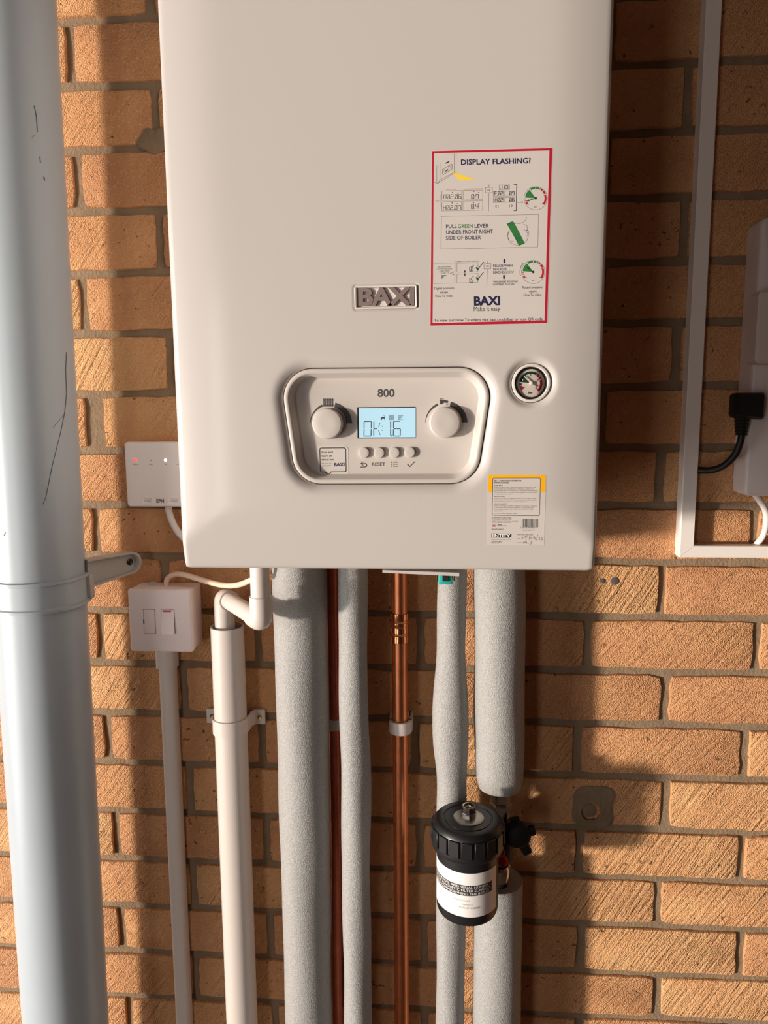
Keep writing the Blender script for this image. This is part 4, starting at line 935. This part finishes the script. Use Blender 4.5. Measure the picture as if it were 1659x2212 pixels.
p.text('For BS7593:2019 Compliant Treating', (296, 1098), (690, 1100), 16, .02).text('Use Entity Rapid Test Strips Only', (296, 1122), (680, 1125), 16, .02).text('BRITISH', (412, 1240), (495, 1240), 17, .03).text('MANUFACTURER', (412, 1262), (592, 1264), 17, .03).text('READ SAFE CAREFULLY!', (296, 1326), (538, 1328), 17, .02).text('Product code: 400146', (900, 1344), (1150, 1344), 17, .02).text('Technical Helpline', (288, 1578), (500, 1580), 16, .02).text('01785 811 636', (288, 1602), (440, 1602), 16, .02).text('Please write using marker:', (808, 1434), (1125, 1436), 15, .02)
p.out('bold_lettering', 'ink', il)
p = PR(f2, S2)
for i, s_ in enumerate(('Bottle contains 250ml. Minimum dosage to achieve the VDF', 'CoC performance specification is 250ml per 125 litres of', 'system water (up to 10 radiators). Compatible with aluminium.', 'No problems occur through overdosing (up to double dose) or', 'mixing Entity chemicals.')): p.text(s_, (350 - i, 494 + 33.5 * i), ((1180, 1135, 1215, 1215, 690)[i], 496 + 33.5 * i), 19)
for i, s_ in enumerate(('Dose via the feed and expansion tank or via a radiator as per', 'BS7593. LEAVE IN SYSTEM. For best results first flush system', 'with EN-2 System Cleaner or EN-4 Sludge Remover.')): p.text(s_, (346 - i, 712 + 33.5 * i), ((1190, 1182, 1042)[i], 714 + 33.5 * i), 19)
for i, s_ in enumerate(('Keep out of reach of children. Dispose of contents & container', 'in accordance with national regulations. Safety Data Sheet', 'available upon request. Do not use with PRIMATIC single', 'feed cylinders.')): p.text(s_, (342 - i, 864 + 33 * i), ((1202, 1145, 1120, 535)[i], 866 + 33 * i), 19)
p.text('VDF Licence Holder: Scalemaster Limited', (336, 1012), (798, 1014), 15).text('Installers must carry out all works in accordance', (296, 1166), (822, 1168), 15).text('with local regulations and bye-laws', (296, 1192), (680, 1194), 15).text('Scalemaster Limited, Staffs, ST15 0SR', (288, 1530), (688, 1532), 15).text('Date:', (808, 1512), (866, 1512), 15).text('Initials:', (808, 1592), (900, 1592), 15)
p.out('small_print', 'ink_grey', il)
p = PR(f2, S2); p.poly([(290, 1405), (690, 1410), (688, 1460), (655, 1490), (288, 1486)]); p.out('logo_plate', 'ink', il)
p = PR(lambda u, v: onface(u, v, 0.00021), S2); p.text('ENTITY', (300, 1474), (668, 1478), 58, .03); p.out('logo_letters', 'ink_white', il)
p = PR(f2, S2); rb = random.Random(4); x = 896
while x < 1222:
    w_ = rb.choice((4, 4, 7, 10, 14)); p.poly([(x, 1116), (x + w_, 1116), (x + w_, 1278), (x, 1278)]); x += w_ + rb.choice((4, 5, 7, 9))
p.text('5', (862, 1302), (882, 1302), 26).text('021639', (905, 1304), (1055, 1304), 26).text('300244', (1068, 1304), (1205, 1304), 26).text('>', (1222, 1304), (1240, 1304), 20); p.out('barcode', 'barcode_ink', il)
p = PR(f2, S2); p.poly([(296, 1216), (388, 1216), (387, 1270), (295, 1270)]); p.out('flag_field', 'ink_blue', il)
p = PR(lambda u, v: onface(u, v, 0.00020), S2); p.line([(300, 1220), (384, 1266)], 11).line([(384, 1220), (300, 1266)], 11).line([(342, 1217), (342, 1269)], 22).line([(298, 1243), (386, 1243)], 20); p.out('flag_white', 'ink_white', il)
p = PR(lambda u, v: onface(u, v, 0.00023), S2); p.line([(342, 1217), (342, 1269)], 12).line([(298, 1243), (386, 1243)], 11).line([(302, 1221), (382, 1265)], 4).line([(382, 1221), (302, 1265)], 4); p.out('flag_cross', 'ink_red', il)
p = PR(f2, S2); hw = 7
p.arc((908, 1490), 12, 12 + hw, 0, 360, 14); p.line([(960, 1462), (966, 1490), (985, 1495), (985, 1515), (962, 1522)], hw).line([(958, 1462), (1012, 1458)], hw).line([(1052, 1445), (1042, 1530)], hw)
p.arc((1085, 1490), 13, 13 + hw, 0, 360, 14); p.arc((1138, 1482), 12, 12 + hw, 0, 360, 14); p.line([(1154, 1478), (1162, 1530)], hw).line([(1215, 1428), (1186, 1540)], hw)
p.line([(1222, 1484), (1240, 1474), (1254, 1486), (1232, 1528), (1262, 1528)], hw).line([(1318, 1482), (1294, 1484), (1292, 1506), (1312, 1508), (1312, 1532), (1286, 1535)], hw)
p.line([(920, 1604), (940, 1558), (958, 1590), (984, 1550), (994, 1605)], hw + 1).dot((1032, 1606), 5).line([(1105, 1558), (1075, 1572), (1088, 1590), (1080, 1612), (1052, 1625)], hw).dot((1138, 1620), 5)
p.out('handwriting', 'ink_grey', il)

# --- filling lever under the case
fv = MB(); c = at(962, 1250, -0.185)
lv_ = MB().box(c.x - .0075, c.x + .0075, -0.19, -0.10, c.z - 0.0055, c.z + 0.007, 0.0015); lv = tag(lv_.build('filling_lever', 'teal', bo), 'green filling lever')
MB().box(c.x - .0032, c.x + .0032, -0.1915, -0.186, c.z - 0.0015, c.z + 0.0055).build('lever_slot', 'gap_black', lv)
MB().box(c.x - .0105, c.x - .0080, -0.189, -0.12, c.z - 0.002, BZ0 + 0.022, 0.0008).build('lever_bracket', 'brass', lv)
MB().box(c.x + .0080, c.x + .0105, -0.189, -0.12, c.z - 0.002, BZ0 + 0.022, 0.0008).build('lever_bracket', 'brass', lv)
MB().lathe([(0.011, 0), (0.0125, .002), (0.0125, .028), (0.011, .030)], (c.x + .019, -0.12, c.z - .002), (0, 0, 1), 8).build('lever_union', 'brass', lv)

# ================================================================== MAGNETIC FILTER AND ITS VALVES
FX, FY = -0.1645, -0.113
ZT_, ZC, ZBt = at(1012, 1766, FY).z, at(1012, 1872, FY - .046).z, at(1005, 2003, FY - .036).z
mf = thing('magnetic_filter', 'black cylindrical magnetic filter with ribbed cap and white label', 'filter', (FX, FY, ZBt))
RB, RC = 0.0382, 0.0448
MB().lathe([(RB - .006, ZBt), (RB - .0015, ZBt + .002), (RB, ZBt + .006), (RB, ZC - .004), (RB + .001, ZC + .004), (RB - .004, ZC + .006)], (FX, FY, 0), (0, 0, 1), 64).build('canister', 'black_plastic', mf)
capo = MB().lathe([(RB + .0016, ZC - .001), (RC - .001, ZC), (RC, ZC + .002), (RC, ZC + .007), (RC - .0012, ZC + .008), (RC - .0012, ZT_ - .008), (RC - .0018, ZT_ - .0055), (RC - .0050, ZT_ - .0010), (RC - .0068, ZT_), (RC - .014, ZT_), (RC - .0145, ZT_ - .0008), (RC - .016, ZT_ - .0008), (RC - .0165, ZT_), (0.001, ZT_)], (FX, FY, 0), (0, 0, 1), 72).build('cap', 'black_plastic', mf)
for k in range(18):
    a = 2 * PI * (k + .3) / 18; cxk, cyk = FX + (RC - .0005) * math.cos(a), FY + (RC - .0005) * math.sin(a)
    M_ = Matrix.Translation((cxk, cyk, 0)) @ Matrix.Rotation(a, 4, 'Z')
    MB().box(-0.0030, 0.0013, -0.0063, 0.0063, ZC + .0075, ZT_ - .0070, 0.0006, 1, M_).build('grip_rib', 'black_plastic', capo)
MB().lathe([(0.0190, ZT_), (0.0190, ZT_ + .0006), (0.0185, ZT_ + .0010), (0.0085, ZT_ + .0010)], (FX + .001, FY, 0), (0, 0, 1), 40).build('top_disc', 'steel', mf)
MB().lathe([(0.0092, ZT_ + .0008), (0.0092, ZT_ + .0075), (0.0086, ZT_ + .0085), (0.0086, ZT_ + .0150), (0.0076, ZT_ + .0162), (0.0062, ZT_ + .0158), (0.0058, ZT_ + .0115), (0.0028, ZT_ + .0122), (0.0026, ZT_ + .0150), (0.001, ZT_ + .0155)], (FX + .001, FY, 0), (0, 0, 1), 12).build('air_vent', 'chrome', mf, smooth=20)
# wrap-round label
LR = RB + 0.0003; la0, la1, lz0, lz1 = math.radians(-205), math.radians(-28), at(1005, 1981, FY - .038).z, at(1005, 1887, FY - .038).z
cyl = lambda a, z, e=0.0: Vector((FX + (LR + e) * math.cos(a), FY + (LR + e) * math.sin(a), z))
n = 96
lab = MB().grid([[cyl(la0 + (la1 - la0) * k / n, z, e) for k in range(n + 1)] for z, e in ((lz0, -.0004), (lz0, 0), (lz1, 0), (lz1, -.0004))]).build('wrap_label', 'label_white', mf, smooth=50)
# label print in millimetres from the middle of the label, angle -90 deg faces the room
def wrap(e): return lambda s, z: cyl(math.radians(-90) + s / 1000 / LR, lz0 + z / 1000, e)
def wtext(p, t, s0, s1, z, h):
    V, F = text_raw(t, 0.0); a, b = min(v[0] for v in V), max(v[0] for v in V); i = p.verts([p.P(s0 + (s1 - s0) * (x - a) / (b - a), z + y / CAPH * h) for x, y in V]); p.f += [tuple(i + k for k in f) for f in F]
p = PR(wrap(.00004))
for k in range(90):
    s0, s1 = -58 + 94 * k / 90 * .953, -58 + 94 * (k + 1) / 90 * .953
    p.poly([(s0, 28.0), (s1, 28.0), (s1, 41.5), (s0, 41.5)])
p.out('label_block', 'ink', lab)
p = PR(wrap(.00008)); wtext(p, 'NOTE MODEL AND SERIAL NUMBER', -56, 26, 37.4, 3.0); wtext(p, 'OF THE MAGNETIC FILTER SUPPLIED', -56, 28, 33.2, 3.0); wtext(p, 'WHEN COMMISSIONING THE BOILER', -56, 27, 29.0, 3.0); p.out('label_notice', 'ink_white', lab)
p = PR(wrap(.00004)); wtext(p, 'Filter Combi 2', -18, 1, 20.5, 2.2); wtext(p, 'Assembly no:', -8, 5, 15.6, 1.8); wtext(p, 'TM170-CP15402BBC', -14, 15, 11.0, 2.2); p.out('label_lettering', 'ink_grey', lab)

va = thing('filter_valve', 'black isolating valve with chrome nuts behind the magnetic filter', 'valve', (-0.119, -0.046, -0.43))
VX, VY = -0.1185, -0.050
MB().lathe([(0.0125, -0.316), (0.0135, -0.314), (0.0135, -0.296), (0.0125, -0.285)], (VX, VY, 0), (0, 0, 1), 6).build('union_nut', 'chrome', va, smooth=20)
MB().lathe([(0.0095, -0.336), (0.0150, -0.334), (0.0155, -0.318), (0.0110, -0.315)], (VX, VY, 0), (0, 0, 1), 6).build('union_nut', 'chrome', va, smooth=20)
MB().lathe([(0.0105, -0.398), (0.0175, -0.394), (0.0190, -0.370), (0.0175, -0.345), (0.0115, -0.335)], (VX, VY, 0), (0, 0, 1), 28).build('valve_body', 'black_valve', va)
MB().tube([(VX, VY, -0.372), (FX + .030, FY + 0.028, -0.372)], 0.0115, 24).build('side_port', 'black_valve', va)
MB().lathe([(0.014, -0.418), (0.0152, -0.416), (0.0152, -0.400), (0.0125, -0.397)], (VX - .002, VY - .012, 0), (0, 0, 1), 28).build('lower_nut', 'chrome', va)
MB().lathe([(0.0118, -0.4325), (0.0118, -0.416)], (VX - .001, VY - .006, 0), (0, 0, 1), 24).build('tail_tube', 'black_valve', va)
hv = MB(); hx = -0.0985; hz = -0.346; hy = -0.068
hv.lathe([(0.0155, 0), (0.0165, .003), (0.0165, .012), (0.012, .015)], (hx, hy, hz), (0, -1, 0), 30)
for ang, ln in ((15, .024), (-62, .031), (100, .022), (-150, .02)):
    a = math.radians(ang); hv.box(-0.002, ln, -0.010, 0.0, -0.0062, 0.0062, 0.003, 2, Matrix.Translation((hx, hy, hz)) @ Matrix.Rotation(-a, 4, 'Y'))
hv.build('wing_handle', 'black_valve', va)
rc = at(1084, 1862, -0.095)
MB().lathe([(0.0070, 0), (0.0074, .002), (0.0074, .008), (0.0060, .0105), (0.001, .011)], (rc.x, rc.y + .006, rc.z), (0, -1, 0.25), 20).build('drain_cap', 'red_plastic', va)
MB().tube([(rc.x, rc.y + .008, rc.z - .001), (VX, VY - .005, rc.z - .006)], 0.0058, 16).build('drain_spigot', 'steel', va)

# ================================================================== RIGHT-HAND TRUNKING, EXTENSION BLOCK, PLUG
TX0, TX1, TD = 0.1070, 0.1250, 0.020; TZ0, TZ1 = 0.0085, 0.0240
def trunk(name, label, vertical):
    t = thing(name, label, 'trunking', (TX0, 0, TZ0))
    def sec(k): return k
    m = MB(); l = MB()
    if vertical:
        # back channel and proud lid, mitred at the foot
        m.grid([[(TX0 + .0006, -.0004, TZ0 + .0006), (TX0 + .0006, -TD + .006, TZ0 + .0006), (TX1 - .0006, -TD + .006, TZ1 + .0006), (TX1 - .0006, -.0004, TZ1 + .0006)], [(TX0 + .0006, -.0004, ZT), (TX0 + .0006, -TD + .006, ZT), (TX1 - .0006, -TD + .006, ZT), (TX1 - .0006, -.0004, ZT)]], True, True, True)
        l.grid([[(TX0, -TD + .0052, TZ0), (TX0, -TD + .001, TZ0), (TX0 + .001, -TD, TZ0 + .001), (TX1 - .0008, -TD, TZ1 - .0006), (TX1, -TD + .001, TZ1), (TX1, -TD + .0052, TZ1)], [(TX0, -TD + .0052, ZT), (TX0, -TD + .001, ZT), (TX0 + .001, -TD, ZT), (TX1 - .0008, -TD, ZT), (TX1, -TD + .001, ZT), (TX1, -TD + .0052, ZT)]], True, True, True)
    else:
        e = 0.9
        m.grid([[(TX0 + .002, -.0004, TZ0 + .0006), (TX0 + .002, -TD + .006, TZ0 + .0006), (TX1 + .001, -TD + .006, TZ1 - .0006), (TX1 + .001, -.0004, TZ1 - .0006)], [(e, -.0004, TZ0 + .0006), (e, -TD + .006, TZ0 + .0006), (e, -TD + .006, TZ1 - .0006), (e, -.0004, TZ1 - .0006)]], True, True, True)
        g = .0006
        l.grid([[(TX0 + g, -TD + .0052, TZ0), (TX0 + g, -TD + .001, TZ0), (TX0 + .0012 + g, -TD, TZ0 + .001), (TX1 - .0006 + g, -TD, TZ1 - .0008), (TX1 + g, -TD + .001, TZ1), (TX1 + g, -TD + .0052, TZ1)], [(e, -TD + .0052, TZ0), (e, -TD + .001, TZ0), (e, -TD, TZ0 + .001), (e, -TD, TZ1 - .0008), (e, -TD + .001, TZ1), (e, -TD + .0052, TZ1)]], True, True, True)
    m.build('channel', 'trunk_white', t, smooth=20); l.build('lid', 'trunk_white', t, smooth=20); return t
trunk('wall_trunking', 'tall white square trunking running up the wall right of boiler', True)
trunk('wall_trunking', 'short horizontal white trunking at the foot of the tall one', False)
ex = thing('extension_block', 'white extension socket block fixed on the wall at the right edge', 'extension lead', (0.21, 0, 0.088))
exo = rpoly([(0.1765, 0.0895), (0.2400, 0.0895), (0.2400, 0.420), (0.1765, 0.420)], 0.008, 6)
MB().grid([[(x, -0.0006, z) for x, z in exo], [(x, -0.0325, z) for x, z in exo], [(x, -0.0355, z) for x, z in inset(exo, .0008)], [(x, -0.0370, z) for x, z in inset(exo, .0028)]], True, True, True).build('housing', 'adaptor_grey', ex)
ch = at(1632, 785, -0.064)
chg = rpoly([(ch.x, ch.z), (ch.x + .056, ch.z), (ch.x + .056, at(1643, 626, -0.064).z), (ch.x, at(1643, 626, -0.064).z)], 0.006, 6)
tag(MB().grid([[(x, -0.0373, z) for x, z in chg], [(x, -0.0610, z) for x, z in chg], [(x, -0.0645, z) for x, z in inset(chg, .003)]], True, True, True).build('plug_charger', 'adaptor_grey', None, (ch.x + .028, -0.038, ch.z)), 'pale grey plug-in charger above the black plug', 'charger')
pl = thing('mains_plug', 'black mains plug with ribbed sleeve pushed into the extension block', 'plug', (0.16, -0.06, 0.19))
pa, pb = at(1584, 849, -0.050), at(1653, 905, -0.060)
po_ = rpoly([(pa.x, pb.z + .002), (pb.x, pb.z - .001), (pb.x, pa.z), (pa.x, pa.z)], 0.004, 5)
MB().grid([[(x, -0.0373, z) for x, z in inset(po_, .001)], [(x, -0.042, z) for x, z in po_], [(x, -0.057, z) for x, z in po_], [(x, -0.061, z) for x, z in inset(po_, .003)]], True, True, True).build('plug_body', 'black_rubber', pl)
s0 = at(1604, 895, -0.050); s1 = at(1603, 940, -0.050); prf = []
for k in range(13): prf.append((0.0098 - .0026 * k / 12 - (.0011 if k % 2 else 0), -(s0.z - s1.z) * k / 12))
MB().lathe(prf, (s0.x, -0.0500, s0.z), (0, 0, 1), 18).build('ribbed_sleeve', 'black_rubber', pl, smooth=15)
cpth = [Vector((s1.x, -0.0500, s1.z + .006)), at(1599, 955, -0.049), at(1588, 982, -0.044), at(1565, 1005, -0.036), at(1540, 1015, -0.028), at(1515, 1016, -0.017), Vector((0.1195, -0.0115, at(1505, 1013, -0.012).z))]
MB().tube(spline(cpth, 8), 0.0042, 14).build('cord', 'black_rubber', pl)
wc = [Vector((0.1935, -0.022, 0.0925)), at(1652, 1100, -0.022), at(1655, 1130, -0.020), at(1648, 1158, -0.015), at(1632, 1178, -0.008), Vector((at(1628, 1182, -0.006).x, -0.006, TZ1 - .003))]
tag(MB().tube(spline(wc, 8), 0.0038, 14).build('flex_cable', 'cable_white', None, tuple(wc[0])), 'white cable dropping from extension block into the horizontal trunking', 'cable')
